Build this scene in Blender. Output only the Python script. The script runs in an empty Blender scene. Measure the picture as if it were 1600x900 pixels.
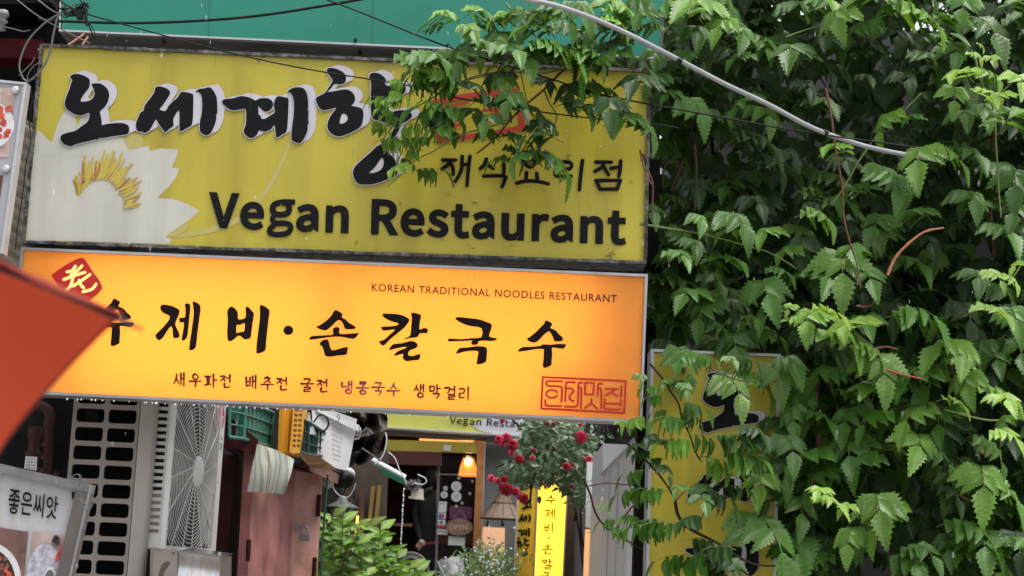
import bpy, math, random, json
from mathutils import Vector, Matrix, noise
from mathutils.geometry import tessellate_polygon
rnd = random.Random(7)
SC = bpy.context.scene
COL = SC.collection
# ------------------------------------------------------------------ camera, world, sun, exposure
FPX = 2600.0
PITCH = math.atan(450 / 2600.0)
ROLL = math.radians(2.5)
CAM = Vector((0, 0, 1.5))
FW = Vector((0, math.cos(PITCH), math.sin(PITCH)))
UP = Vector((0, -math.sin(PITCH), math.cos(PITCH)))
RT = Vector((1, 0, 0))
cr, sr = math.cos(ROLL), math.sin(ROLL)
cam = bpy.data.cameras.new('camera')
cam.sensor_width = 36
cam.lens = FPX / 1600 * 36
cam.clip_start = 0.05
cam.clip_end = 500
cam.dof.use_dof = True
cam.dof.focus_distance = 6.2
cam.dof.aperture_fstop = 8.0
co = bpy.data.objects.new('camera', cam)
COL.objects.link(co)
Rc = RT * cr + UP * sr
Uc = UP * cr - RT * sr
M = Matrix((Rc, Uc, -FW)).transposed().to_4x4()
M.translation = CAM
co.matrix_world = M
SC.camera = co
SC.view_settings.view_transform = 'Standard'
SC.view_settings.look = 'None'
SC.view_settings.exposure = 1.0
SC.cycles.use_denoising = True
SC.cycles.max_bounces = 7
SC.cycles.transmission_bounces = 5
SC.cycles.transparent_max_bounces = 8
SC.cycles.sample_clamp_indirect = 6
w = bpy.data.worlds.new('World')
SC.world = w
w.use_nodes = True
nt = w.node_tree
bg = nt.nodes['Background']
sky = nt.nodes.new('ShaderNodeTexSky')
sky.sky_type = 'NISHITA'
sky.sun_disc = False
SUN_EL, SUN_AZ = math.radians(68), math.radians(55)
sky.sun_elevation = SUN_EL
sky.sun_rotation = math.radians(180 - 55)
sky.dust_density = 4.0
sky.air_density = 1.0
hs = nt.nodes.new('ShaderNodeHueSaturation')
hs.inputs['Saturation'].default_value = 0.22
nt.links.new(sky.outputs[0], hs.inputs['Color'])
nt.links.new(hs.outputs[0], bg.inputs['Color'])
bg.inputs['Strength'].default_value = 0.14
sl = bpy.data.lights.new('sun', 'SUN')
sl.energy = 1.3
sl.angle = math.radians(25)
sl.color = (1, 0.97, 0.92)
so = bpy.data.objects.new('sun', sl)
COL.objects.link(so)
# towards the sun: behind the camera, a little to the right, high
sd = Vector((math.sin(SUN_AZ) * math.cos(SUN_EL), -math.cos(SUN_AZ) * math.cos(SUN_EL), math.sin(SUN_EL)))
so.rotation_euler = sd.to_track_quat('Z', 'Y').to_euler()


# ------------------------------------------------------------------ geometry helpers
def ray(px, py):
    x, y = px - 800, py - 450
    xu = x * cr + y * sr
    yu = -x * sr + y * cr
    return FW * FPX + RT * xu - UP * yu


def W(px, py, Y):
    d = ray(px, py)
    return CAM + d * (Y / d.y)


def WX(px, py, X):
    d = ray(px, py)
    return CAM + d * (X / d.x)


def PX(p):
    d = Vector(p) - CAM
    a, b, c = d.dot(RT), d.dot(UP), d.dot(FW)
    xu, yu = FPX * a / c, -FPX * b / c
    return (800 + xu * cr - yu * sr, 450 + xu * sr + yu * cr)


def link(name, me, parent=None):
    o = bpy.data.objects.new(name, me)
    COL.objects.link(o)
    if parent is not None:
        o.parent = parent
        if parent.type == 'EMPTY':
            o.matrix_parent_inverse = Matrix.Translation(-parent.location)
    return o


def thing(name, label, cat, loc=(0, 0, 0), group=None):
    o = bpy.data.objects.new(name, None)
    o.empty_display_size = 0.05
    COL.objects.link(o)
    o.location = loc
    o['label'] = label
    o['category'] = cat
    if group:
        o['group'] = group
    return o


def tag(o, label, cat, group=None):
    o['label'] = label
    o['category'] = cat
    if group:
        o['group'] = group
    return o


class MB:
    def __init__(s):
        s.v, s.f, s.mi, s.sm = [], [], [], []

    def add(s, v, f, mi=0, sm=False):
        n = len(s.v)
        s.v += [tuple(p) for p in v]
        for q in f:
            s.f.append([i + n for i in q])
            s.mi.append(mi)
            s.sm.append(sm)

    def hexa(s, c, mi=0):  # 8 corners: near 4 (tl,tr,br,bl), far 4
        s.add(c, [(0, 3, 2, 1), (4, 5, 6, 7), (0, 1, 5, 4), (1, 2, 6, 5), (2, 3, 7, 6), (3, 0, 4, 7)], mi)

    def box(s, a, b, mi=0):
        x0, y0, z0 = [min(p, q) for p, q in zip(a, b)]
        x1, y1, z1 = [max(p, q) for p, q in zip(a, b)]
        s.hexa([(x0, y0, z1), (x1, y0, z1), (x1, y0, z0), (x0, y0, z0), (x0, y1, z1), (x1, y1, z1), (x1, y1, z0), (x0, y1, z0)], mi)

    def slab(s, quad, Y, depth, mi=0):  # px quad tl,tr,br,bl at plane Y, extruded away
        a = [W(x, y, Y) for x, y in quad]
        s.hexa(a + [p + Vector((0, depth, 0)) for p in a], mi)

    def tube(s, pts, r, n=6, mi=0, cap=True):
        pts = [Vector(p) for p in pts]
        rs = r if isinstance(r, (list, tuple)) else [r] * len(pts)
        rings = []
        prev = None
        for i, p in enumerate(pts):
            t = (pts[min(i + 1, len(pts) - 1)] - pts[max(i - 1, 0)])
            if t.length < 1e-9:
                t = Vector((0, 0, 1))
            t.normalize()
            if prev is None:
                prev = t.orthogonal().normalized()
            prev = (prev - t * prev.dot(t))
            if prev.length < 1e-6:
                prev = t.orthogonal()
            prev.normalize()
            q = t.cross(prev)
            rings.append([p + (prev * math.cos(2 * math.pi * k / n) + q * math.sin(2 * math.pi * k / n)) * rs[i] for k in range(n)])
        v = [x for rg in rings for x in rg]
        f = []
        for i in range(len(rings) - 1):
            for k in range(n):
                f.append((i * n + k, i * n + (k + 1) % n, (i + 1) * n + (k + 1) % n, (i + 1) * n + k))
        s.add(v, f, mi, True)
        if cap:
            s.add(rings[0], [tuple(range(n - 1, -1, -1))], mi)
            s.add(rings[-1], [tuple(range(n))], mi)

    def lathe(s, prof, c, n=16, mi=0, ax=None):  # prof (r, z)
        c = Vector(c)
        m = Matrix.Identity(3) if ax is None else Vector(ax).to_track_quat('Z', 'Y').to_matrix()
        v = []
        for r, z in prof:
            for k in range(n):
                v.append(c + m @ Vector((r * math.cos(2 * math.pi * k / n), r * math.sin(2 * math.pi * k / n), z)))
        f = []
        for i in range(len(prof) - 1):
            for k in range(n):
                f.append((i * n + k, i * n + (k + 1) % n, (i + 1) * n + (k + 1) % n, (i + 1) * n + k))
        s.add(v, f, mi, True)

    def ball(s, c, r, n=8, m=5, mi=0, sc=(1, 1, 1)):
        prof = []
        c = Vector(c)
        v = []
        for i in range(m + 1):
            a = math.pi * i / m
            for k in range(n):
                b = 2 * math.pi * k / n
                v.append(c + Vector((r * math.sin(a) * math.cos(b) * sc[0], r * math.sin(a) * math.sin(b) * sc[1], -r * math.cos(a) * sc[2])))
        f = []
        for i in range(m):
            for k in range(n):
                f.append((i * n + k, i * n + (k + 1) % n, (i + 1) * n + (k + 1) % n, (i + 1) * n + k))
        s.add(v, f, mi, True)

    def mesh(s, name, mats):
        me = bpy.data.meshes.new(name)
        me.from_pydata(s.v, [], s.f)
        for m in (mats if isinstance(mats, (list, tuple)) else [mats]):
            me.materials.append(m)
        me.polygons.foreach_set('material_index', s.mi)
        me.polygons.foreach_set('use_smooth', s.sm)
        me.update()
        return me

    def build(s, name, mats, parent=None):
        return link(name, s.mesh(name, mats), parent)


def crom(pts, k=4, closed=False):
    """Catmull-Rom through 2D/3D points"""
    P = [Vector(p) for p in pts]
    n = len(P)
    out = []
    rng = range(n) if closed else range(n - 1)
    for i in rng:
        if closed:
            a, b, c, d = P[(i - 1) % n], P[i], P[(i + 1) % n], P[(i + 2) % n]
        else:
            a, b, c, d = P[max(i - 1, 0)], P[i], P[i + 1], P[min(i + 2, n - 1)]
        for j in range(k):
            t = j / k
            out.append(0.5 * ((2 * b) + (c - a) * t + (2 * a - 5 * b + 4 * c - d) * t * t + (3 * b - a - 3 * c + d) * t ** 3))
    if not closed:
        out.append(P[-1].copy())
    return out


def flat(b, loops, mp, th=0.001, mi=0):
    """loops: list of 2D loops (first outer, others holes); mp maps 2D->3D; front towards viewer"""
    L3 = [[Vector((p[0], p[1], 0)) for p in lp] for lp in loops]
    tris = tessellate_polygon(L3)
    fl = [p for lp in loops for p in lp]
    v = [mp(p[0], p[1]) for p in fl]
    c = sum(v, Vector()) / len(v)
    tocam = (CAM - c)
    f = []
    nsum = Vector()
    for t in tris:
        nn = (v[t[1]] - v[t[0]]).cross(v[t[2]] - v[t[0]])
        if nn.dot(tocam) < 0:
            t = (t[0], t[2], t[1])
            nn = -nn
        nsum += nn
        f.append(t)
    b.add(v, f, mi)
    if th > 0 and nsum.length > 0:
        nn = nsum.normalized()
        i = 0
        for lp in loops:
            m = len(lp)
            vs = v[i:i + m]
            bk = [p - nn * th for p in vs]
            b.add(vs + bk, [(k, (k + 1) % m, m + (k + 1) % m, m + k) for k in range(m)], mi)
            i += m


def planeY(Y, off=0.0):
    return lambda x, y: W(x, y, Y) + Vector((0, -off, 0))


def ribbon(pts, ws, k=4, round_=True):
    """brush stroke outline from centreline px points and widths"""
    P = crom([(p[0], p[1], 0) for p in pts], k) if len(pts) > 2 else [Vector((p[0], p[1], 0)) for p in pts]
    n = len(P)
    if not isinstance(ws, (list, tuple)):
        ws = [ws]
    L, Rr = [], []
    for i, p in enumerate(P):
        t = P[min(i + 1, n - 1)] - P[max(i - 1, 0)]
        if t.length == 0:
            t = Vector((1, 0, 0))
        t.normalize()
        nn = Vector((-t.y, t.x, 0))
        u = i / (n - 1) * (len(ws) - 1)
        a = int(min(u, len(ws) - 2)) if len(ws) > 1 else 0
        wd = ws[a] * (1 - (u - a)) + ws[a + 1] * (u - a) if len(ws) > 1 else ws[0]
        L.append(p + nn * wd / 2)
        Rr.append(p - nn * wd / 2)
    out = []
    if round_:
        t = (P[0] - P[1]).normalized()
        nn = Vector((-t.y, t.x, 0))
        for a in range(1, 5):
            an = math.pi * a / 5
            out.append(P[0] + (nn * math.cos(an) + t * math.sin(an)) * ws[0] / 2)
        out = [Rr[0]] * 0 + out
        t2 = (P[-1] - P[-2]).normalized()
        n2 = Vector((-t2.y, t2.x, 0))
        end = [P[-1] + (n2 * math.cos(math.pi * a / 5) + t2 * math.sin(math.pi * a / 5)) * ws[-1] / 2 for a in range(1, 5)]
        loop = L + end + Rr[::-1] + out
    else:
        loop = L + Rr[::-1]
    return [(p.x, p.y) for p in loop]


# ------------------------------------------------------------------ materials
def mat(name, col, rough=0.6, metal=0.0, var=0.0, vscale=8.0, bump=0.0, bscale=60.0, dirt=None, dirt_amt=0.4, dscale=3.0,
        coat=0.0, trans=0.0, tcol=None, streak=False, spec=0.5, emit=None, estr=0.0, rand=0.0, alpha=1.0, glass=0.0):
    m = bpy.data.materials.new(name)
    m.use_nodes = True
    N = m.node_tree
    p = N.nodes['Principled BSDF']
    p.inputs['Base Color'].default_value = (*col, 1)
    p.inputs['Roughness'].default_value = rough
    p.inputs['Metallic'].default_value = metal
    p.inputs['Specular IOR Level'].default_value = spec
    p.inputs['Coat Weight'].default_value = coat
    p.inputs['Coat Roughness'].default_value = 0.15
    p.inputs['Alpha'].default_value = alpha
    p.inputs['Transmission Weight'].default_value = glass
    if emit:
        p.inputs['Emission Color'].default_value = (*emit, 1)
        p.inputs['Emission Strength'].default_value = estr
    geo = N.nodes.new('ShaderNodeNewGeometry')
    out = None

    def tex(scale, detail=4.0, strk=False):
        t = N.nodes.new('ShaderNodeTexNoise')
        t.inputs['Scale'].default_value = scale
        t.inputs['Detail'].default_value = detail
        if strk:
            mp = N.nodes.new('ShaderNodeMapping')
            mp.inputs['Scale'].default_value = (9, 9, 0.9)
            N.links.new(geo.outputs['Position'], mp.inputs['Vector'])
            N.links.new(mp.outputs[0], t.inputs['Vector'])
        else:
            N.links.new(geo.outputs['Position'], t.inputs['Vector'])
        return t
    cur = None
    if var > 0 or rand > 0:
        h = N.nodes.new('ShaderNodeHueSaturation')
        h.inputs['Color'].default_value = (*col, 1)
        if rand > 0:
            oi = N.nodes.new('ShaderNodeObjectInfo')
            mr = N.nodes.new('ShaderNodeMapRange')
            mr.inputs['To Min'].default_value = 1 - rand
            mr.inputs['To Max'].default_value = 1 + rand
            N.links.new(oi.outputs['Random'], mr.inputs['Value'])
        if var > 0:
            t = tex(vscale)
            mv = N.nodes.new('ShaderNodeMapRange')
            mv.inputs['From Min'].default_value = 0.3
            mv.inputs['From Max'].default_value = 0.7
            mv.inputs['To Min'].default_value = 1 - var
            mv.inputs['To Max'].default_value = 1 + var
            N.links.new(t.outputs['Fac'], mv.inputs['Value'])
        if var > 0 and rand > 0:
            mm = N.nodes.new('ShaderNodeMath')
            mm.operation = 'MULTIPLY'
            N.links.new(mr.outputs[0], mm.inputs[0])
            N.links.new(mv.outputs[0], mm.inputs[1])
            N.links.new(mm.outputs[0], h.inputs['Value'])
        else:
            N.links.new((mv if var > 0 else mr).outputs[0], h.inputs['Value'])
        cur = h.outputs[0]
    if dirt:
        t = tex(dscale, 6.0, streak)
        rp = N.nodes.new('ShaderNodeMapRange')
        rp.inputs['From Min'].default_value = 0.42
        rp.inputs['From Max'].default_value = 0.72
        rp.inputs['To Max'].default_value = dirt_amt
        N.links.new(t.outputs['Fac'], rp.inputs['Value'])
        mx = N.nodes.new('ShaderNodeMix')
        mx.data_type = 'RGBA'
        N.links.new(rp.outputs[0], mx.inputs[0])
        if cur:
            N.links.new(cur, mx.inputs[6])
        else:
            mx.inputs[6].default_value = (*col, 1)
        mx.inputs[7].default_value = (*dirt, 1)
        cur = mx.outputs[2]
    if cur:
        N.links.new(cur, p.inputs['Base Color'])
    if bump > 0:
        t = tex(bscale)
        bp = N.nodes.new('ShaderNodeBump')
        bp.inputs['Strength'].default_value = bump
        bp.inputs['Distance'].default_value = 0.01
        N.links.new(t.outputs['Fac'], bp.inputs['Height'])
        N.links.new(bp.outputs[0], p.inputs['Normal'])
    if trans > 0:
        tr = N.nodes.new('ShaderNodeBsdfTranslucent')
        if tcol:
            tr.inputs['Color'].default_value = (*tcol, 1)
        elif cur:
            N.links.new(cur, tr.inputs['Color'])
        else:
            tr.inputs['Color'].default_value = (*col, 1)
        ms = N.nodes.new('ShaderNodeMixShader')
        ms.inputs[0].default_value = trans
        N.links.new(p.outputs[0], ms.inputs[1])
        N.links.new(tr.outputs[0], ms.inputs[2])
        N.links.new(ms.outputs[0], N.nodes['Material Output'].inputs['Surface'])
    return m


BLACKV = mat('black_vinyl', (0.0045, 0.0045, 0.0055), 0.4, var=0.3, vscale=30, spec=0.15)
WHITEV = mat('lilac_white_vinyl', (0.50, 0.48, 0.53), 0.45, var=0.06, vscale=5)
CREAMV = mat('cream_vinyl_outline', (0.70, 0.68, 0.52), 0.45)
YELLOW = mat('weathered_yellow_panel', (0.45, 0.375, 0.033), 0.38, var=0.10, vscale=2.2, dirt=(0.24, 0.175, 0.02), dirt_amt=0.55, dscale=0.8, streak=True)
LOTUS = mat('grey_white_petal_print', (0.50, 0.49, 0.43), 0.42, var=0.08, vscale=3, dirt=(0.24, 0.22, 0.16), dirt_amt=0.3, dscale=1.5, streak=True)
LOTUS2 = mat('pale_yellow_petal_print', (0.42, 0.36, 0.11), 0.42)
STAMEN = mat('ochre_stamen_print', (0.42, 0.27, 0.045), 0.45)
STAMEN2 = mat('yellow_stamen_print', (0.46, 0.36, 0.06), 0.45)
STAMEN3 = mat('brown_stamen_print', (0.32, 0.15, 0.04), 0.45)
REDV = mat('faded_red_vinyl', (0.42, 0.035, 0.03), 0.4, var=0.15, vscale=8)
FRAMEBLK = mat('peeling_black_frame', (0.02, 0.02, 0.02), 0.55, var=0.4, vscale=40, bump=0.8, bscale=60, dirt=(0.28, 0.27, 0.25), dirt_amt=0.6, dscale=28)
ALU = mat('dull_aluminium', (0.42, 0.42, 0.43), 0.35, metal=0.7, var=0.12, vscale=12)
ALUL = mat('bright_aluminium_edge', (0.48, 0.48, 0.49), 0.35, metal=0.3, var=0.08, vscale=10)
DARK = mat('near_black_wall', (0.010, 0.009, 0.009), 0.8, spec=0.08, var=0.5, vscale=6, bump=0.5, bscale=20)  # near-black base colour with random tone
BLACKC = mat('black_cable', (0.006, 0.006, 0.007), 0.5, spec=0.2)
GREYC = mat('grey_white_cable', (0.28, 0.28, 0.30), 0.4, var=0.12, vscale=15)
GREEN = mat('teal_green_sign_face', (0.008, 0.20, 0.135), 0.35, var=0.05, vscale=3, dirt=(0.008, 0.12, 0.085), dirt_amt=0.3, dscale=1.5, streak=True)
WHITE = mat('white_paint', (0.68, 0.68, 0.70), 0.4, var=0.05, vscale=6, dirt=(0.45, 0.42, 0.38), dirt_amt=0.3, dscale=4)
CONC = mat('grey_concrete', (0.28, 0.27, 0.25), 0.85, var=0.2, vscale=4, bump=0.4, bscale=40, dirt=(0.1, 0.1, 0.09), dirt_amt=0.5, dscale=3)


def join_name(n):
    return n


# ------------------------------------------------------------------ setting
b = MB()
b.add([(-60, -60, 0), (60, -60, 0), (60, 90, 0), (-60, 90, 0)], [(0, 1, 2, 3)])
g = b.build('ground', mat('wet_granite_paving', (0.32, 0.31, 0.30), 0.4, var=0.25, vscale=3, bump=0.4, bscale=80))
g['kind'] = 'structure'
b = MB()
b.add([(-1.6, 4.5, 0.004), (0.9, 4.5, 0.004), (0.9, 12.0, 0.004), (-1.6, 12.0, 0.004)], [(0, 1, 2, 3)])
g = b.build('path', mat('wet_alley_paving', (0.40, 0.39, 0.37), 0.35, var=0.3, vscale=5, bump=0.4, bscale=50))
g['kind'] = 'structure'
b = MB()
for i in range(6):
    b.box((-1.6, 12.0 + i * 0.3, 0), (3.2, 22, 0.17 * (i + 1) - 0.003))
g = b.build('steps', CONC)
g['kind'] = 'structure'

# left building, building over the alley, right building, added building blocking low sky
t = thing('side_building', 'near-black building on the left of the alley behind the air conditioner', 'building', (-3, 9, 0))
b = MB()
b.box((-7, 7.6, 0), (-1.55, 16.8, 2.7))
b.box((-7, 6.95, 0), (-1.78, 7.6, 5.5))
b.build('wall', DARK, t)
b = MB()
b.slab([(-60, 56), (66, 62), (64, 92), (-60, 88)], 6.7, 0.12)
b.slab([(-60, 12), (90, 12), (90, 20), (-60, 22)], 6.8, 0.1)
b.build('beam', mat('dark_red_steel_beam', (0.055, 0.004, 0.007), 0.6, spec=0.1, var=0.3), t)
b = MB()
b.slab([(-60, -60), (60, -60), (80, 4), (-60, 8)], 6.6, 0.3)
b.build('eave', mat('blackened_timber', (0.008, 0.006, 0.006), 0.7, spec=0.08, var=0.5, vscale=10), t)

t = thing('upper_building', 'grey building wall and floor slab above the alley carrying the green sign', 'building', (0, 7, 2.9))
b = MB()
b.box((-1.72, 6.36, 3.12), (0.50, 6.60, 3.85))
b.build('wall', CONC, t)
b = MB()
b.box((-1.55, 6.33, 2.17), (0.50, 6.40, 2.24))
b.box((-1.55, 6.33, 2.66), (0.50, 6.40, 2.74))
b.box((-1.60, 6.33, 1.98), (-1.55, 6.40, 3.13))
b.box((0.50, 6.33, 0), (0.56, 6.40, 3.13))
b.build('support_frame', mat('black_steel_frame', (0.008, 0.007, 0.007), 0.6, spec=0.1, var=0.4), t)

t = thing('vine_wall_building', 'pale grey rendered wall mostly hidden behind the climbing vine', 'building', (3, 7.5, 0))
b = MB()
b.box((0.72, 7.75, 0), (9, 8.1, 4.2))
b.box((0.72, 8.3, 0), (9, 16.8, 2.3))
b.build('wall', mat('pale_grey_render', (0.13, 0.13, 0.14), 0.85, var=0.15, vscale=3, bump=0.3, bscale=60, dirt=(0.1, 0.1, 0.09), dirt_amt=0.6, dscale=2), t)
b = MB()
b.box((1.35, 7.70, 2.5), (2.1, 7.752, 3.35))
b.build('dark_window', mat('dark_glass', (0.01, 0.01, 0.02), 0.15), t)

t = thing('added_opposite_building', 'unseen plain brick building added behind the viewer to block low sky', 'building', (0, -4, 0))  # unseen building added to keep low sky light off the scene
b = MB()
b.box((-14, -10, 0), (14, -5.6, 4.4))
b.build('wall', mat('dull_brick', (0.22, 0.13, 0.10), 0.8, var=0.2, vscale=6, bump=0.3, bscale=30), t)
WPN = mat('street_window_glass', (0.03, 0.035, 0.04), 0.08)
for i in range(9):
    for j in range(2):
        x, z = -11.5 + i * 2.8, 0.6 + j * 2.0
        fr = MB()
        pn = MB()
        fr.box((x, -3.62, z), (x + 1.5, -5.52, z + 1.4))
        pn.box((x + .08, -5.54, z + .08), (x + 1.42, -5.50, z + 1.32))
        f_ = fr.build('window_frame', WHITE, t)
        pn.build('window_pane', WPN, f_)

# ------------------------------------------------------------------ calligraphy outlines (traced, photo pixels)
def tr(ox, oy, s, pts):
    return [(ox + x / s, oy + y / s) for x, y in pts]


def sm(loop, k=3):
    return [(p.x, p.y) for p in crom([(x, y, 0) for x, y in loop], k, True)]


A1 = lambda *p: tr(80, 90, 5, p)
A2 = lambda *p: tr(330, 90, 5, p)
A3 = lambda *p: tr(480, 90, 5, p)
O_ = [[A1((150, 155), (180, 132), (230, 135), (280, 155), (303, 180), (300, 235), (262, 285), (232, 340), (265, 347), (310, 336), (338, 305), (342, 280), (332, 240), (318, 213), (345, 204), (390, 208), (430, 235), (452, 270), (455, 310), (440, 360), (410, 400), (385, 422), (388, 450), (397, 500), (400, 530), (430, 523), (500, 515), (560, 515), (600, 530), (612, 555), (608, 590), (590, 603), (540, 610), (470, 620), (405, 632), (385, 630), (358, 648), (352, 642), (300, 655), (240, 668), (190, 682), (160, 696), (130, 690), (95, 672), (75, 635), (90, 605), (130, 590), (190, 575), (240, 540), (280, 510), (298, 480), (300, 435), (250, 452), (200, 450), (150, 425), (115, 390), (110, 350), (125, 300), (145, 250), (160, 200), (168, 175))]]
SE_ = [[A1((815, 240), (840, 228), (880, 235), (920, 255), (930, 285), (905, 330), (870, 380), (850, 408), (895, 420), (920, 380), (960, 340), (985, 320), (1005, 290), (1020, 272), (1060, 275), (1100, 285), (1112, 300), (1112, 380), (1110, 460), (1100, 530), (1060, 555), (1015, 580), (1005, 560), (1005, 480), (1002, 418), (985, 430), (962, 470), (955, 500), (958, 535), (925, 560), (895, 586), (870, 560), (845, 525), (820, 487), (790, 540), (765, 575), (730, 592), (715, 580), (690, 583), (670, 565), (665, 520), (680, 475), (702, 430), (722, 420), (735, 375), (765, 335), (795, 295), (812, 265))],
       [A1((1132, 270), (1160, 248), (1195, 245), (1230, 235), (1255, 245), (1285, 290), (1298, 340), (1300, 435), (1290, 450), (1292, 485), (1275, 540), (1250, 590), (1220, 610), (1190, 602), (1165, 575), (1165, 500), (1180, 430), (1182, 350), (1175, 300), (1155, 275))]]
KE_ = [[A2((85, 350), (110, 328), (170, 322), (230, 305), (290, 312), (330, 330), (358, 350), (368, 378), (371, 440), (365, 500), (375, 560), (355, 610), (320, 632), (285, 622), (258, 590), (258, 560), (272, 530), (275, 460), (268, 405), (220, 410), (165, 415), (120, 390))],
       [A2((345, 350), (375, 325), (420, 320), (455, 325), (482, 350), (482, 385), (465, 410), (440, 425), (410, 420), (385, 395), (362, 375))],
       [A2((362, 470), (385, 452), (392, 478), (410, 484), (440, 472), (480, 445), (500, 430), (495, 400), (495, 350), (510, 315), (535, 305), (580, 315), (605, 325), (605, 400), (600, 500), (590, 580), (555, 605), (515, 628), (505, 600), (498, 530), (470, 560), (430, 580), (390, 575), (366, 555), (365, 500))],
       [A2((598, 270), (630, 245), (670, 235), (715, 240), (740, 265), (755, 310), (762, 400), (760, 500), (766, 510), (755, 530), (755, 570), (735, 620), (705, 665), (680, 670), (650, 660), (630, 640), (632, 560), (645, 460), (648, 360), (640, 310), (620, 278))]]
H_ = [[A2((905, 100), (920, 85), (965, 88), (1020, 110), (1050, 140), (1053, 180), (1035, 208), (1000, 212), (965, 210), (935, 245), (910, 272), (980, 262), (1050, 252), (1095, 268), (1120, 300), (1125, 335), (1110, 365), (1095, 380), (1140, 388), (1180, 405), (1190, 440), (1185, 500), (1165, 545), (1110, 580), (1040, 610), (990, 618), (945, 600), (915, 565), (910, 520), (925, 475), (950, 435), (978, 397), (930, 405), (880, 415), (850, 400), (830, 365), (818, 325), (840, 305), (890, 278), (920, 235), (950, 185), (935, 155), (912, 125)),
       A2((1005, 515), (1010, 480), (1025, 445), (1050, 445), (1068, 470), (1060, 500), (1030, 518))],
      [A3((485, 150), (505, 125), (550, 125), (590, 145), (618, 180), (612, 215), (660, 225), (720, 208), (758, 215), (772, 250), (750, 290), (700, 308), (640, 315), (608, 325), (606, 400), (600, 437), (650, 432), (720, 415), (780, 420), (820, 450), (800, 485), (740, 520), (690, 560), (680, 545), (640, 520), (590, 505), (560, 495), (530, 490), (505, 460), (498, 380), (498, 280), (500, 200))],
      [A3((690, 530), (655, 600), (590, 670), (540, 700), (500, 740), (430, 800), (375, 855), (358, 900), (370, 950), (400, 988), (450, 995), (520, 990), (600, 965), (680, 930), (710, 900), (700, 840), (680, 790), (640, 750), (620, 710), (680, 630), (720, 560)),
       A3((485, 900), (520, 870), (560, 815), (585, 785), (600, 815), (590, 860), (560, 890), (510, 905))]]

B1 = lambda *p: tr(580, 450, 5, p)
B2 = lambda *p: tr(340, 450, 5, p)
B3 = lambda *p: tr(70, 390, 5, p)
SU = [[B1((1355, 265), (1370, 253), (1410, 275), (1412, 292), (1400, 312), (1440, 330), (1470, 365), (1495, 385), (1495, 412), (1435, 418), (1420, 385), (1400, 350), (1385, 340), (1345, 370), (1310, 410), (1275, 428), (1240, 420), (1215, 400), (1235, 385), (1280, 350), (1320, 310), (1350, 280))],
      [B1((1145, 490), (1180, 462), (1240, 460), (1320, 452), (1340, 440), (1400, 443), (1460, 437), (1520, 440), (1520, 452), (1500, 475), (1440, 468), (1412, 470), (1415, 510), (1410, 580), (1405, 605), (1360, 625), (1340, 612), (1345, 560), (1348, 500), (1345, 478), (1280, 480), (1220, 490), (1160, 498))]]
JE = [[B3((905, 440), (930, 430), (985, 438), (1040, 462), (1055, 485), (1040, 530), (1020, 580), (1035, 620), (1055, 665), (1045, 688), (1005, 690), (1000, 640), (990, 600), (960, 630), (930, 680), (895, 710), (870, 690), (865, 668), (890, 640), (940, 590), (975, 540), (970, 515), (930, 498), (905, 470))],
      [B3((1095, 428), (1112, 420), (1138, 435), (1132, 520), (1122, 620), (1112, 685), (1085, 712), (1070, 705), (1080, 640), (1088, 570), (1060, 572), (1050, 545), (1060, 532), (1095, 530), (1100, 470))],
      [B3((1155, 418), (1170, 407), (1218, 440), (1210, 530), (1195, 640), (1180, 765), (1140, 787), (1128, 775), (1140, 680), (1155, 580), (1165, 490))]]
BI = [[B2((75, 190), (90, 155), (115, 145), (150, 175), (160, 205), (160, 240), (180, 245), (215, 235), (222, 200), (218, 160), (235, 145), (265, 175), (285, 205), (275, 270), (265, 350), (260, 385), (235, 402), (205, 400), (185, 380), (160, 375), (125, 405), (95, 418), (78, 400), (75, 330), (80, 250)),
       B2((150, 290), (175, 290), (210, 275), (212, 310), (205, 340), (170, 345), (148, 350))],
      [B2((330, 145), (345, 133), (405, 170), (400, 240), (388, 350), (380, 430), (372, 490), (320, 512), (302, 500), (310, 400), (322, 300), (332, 220))]]
DOT = [[[(340 + (553 + 39 * math.cos(a * math.pi / 8)) / 5, 450 + (331 + 37 * math.sin(a * math.pi / 8)) / 5) for a in range(16)]]]
SON = [[B2((910, 180), (930, 175), (975, 200), (970, 230), (1000, 245), (1030, 275), (1075, 300), (1072, 320), (1000, 322), (985, 290), (965, 258), (940, 252), (905, 285), (860, 325), (830, 332), (770, 308), (800, 290), (850, 255), (890, 215))],
       [B2((720, 405), (730, 378), (800, 372), (860, 368), (903, 362), (900, 320), (930, 305), (955, 318), (952, 358), (1020, 358), (1100, 352), (1095, 368), (1062, 398), (1000, 388), (940, 380), (870, 385), (800, 395))],
       [B2((795, 440), (820, 410), (860, 402), (872, 430), (890, 485), (940, 478), (985, 465), (1018, 462), (1015, 490), (1005, 522), (940, 528), (880, 538), (840, 528), (830, 490), (815, 455))]]
KAL = [[B1((88, 215), (100, 200), (210, 205), (270, 225), (298, 245), (290, 270), (260, 310), (200, 360), (150, 400), (100, 450), (75, 440), (60, 415), (100, 405), (150, 360), (185, 325), (100, 335), (80, 318), (82, 303), (150, 300), (205, 290), (210, 275), (160, 262), (110, 238))],
       [B1((312, 205), (322, 193), (388, 210), (382, 260), (378, 325), (410, 312), (440, 320), (443, 340), (430, 355), (380, 355), (360, 385), (300, 392), (262, 402), (270, 390), (305, 370), (312, 300), (318, 240))],
       [B1((140, 480), (170, 440), (240, 432), (300, 415), (340, 420), (365, 445), (350, 470), (300, 490), (290, 525), (330, 530), (383, 515), (375, 560), (330, 565), (275, 573), (245, 545), (250, 515), (185, 532), (185, 515), (215, 490), (270, 470), (270, 460), (210, 470), (150, 485))]]
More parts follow.
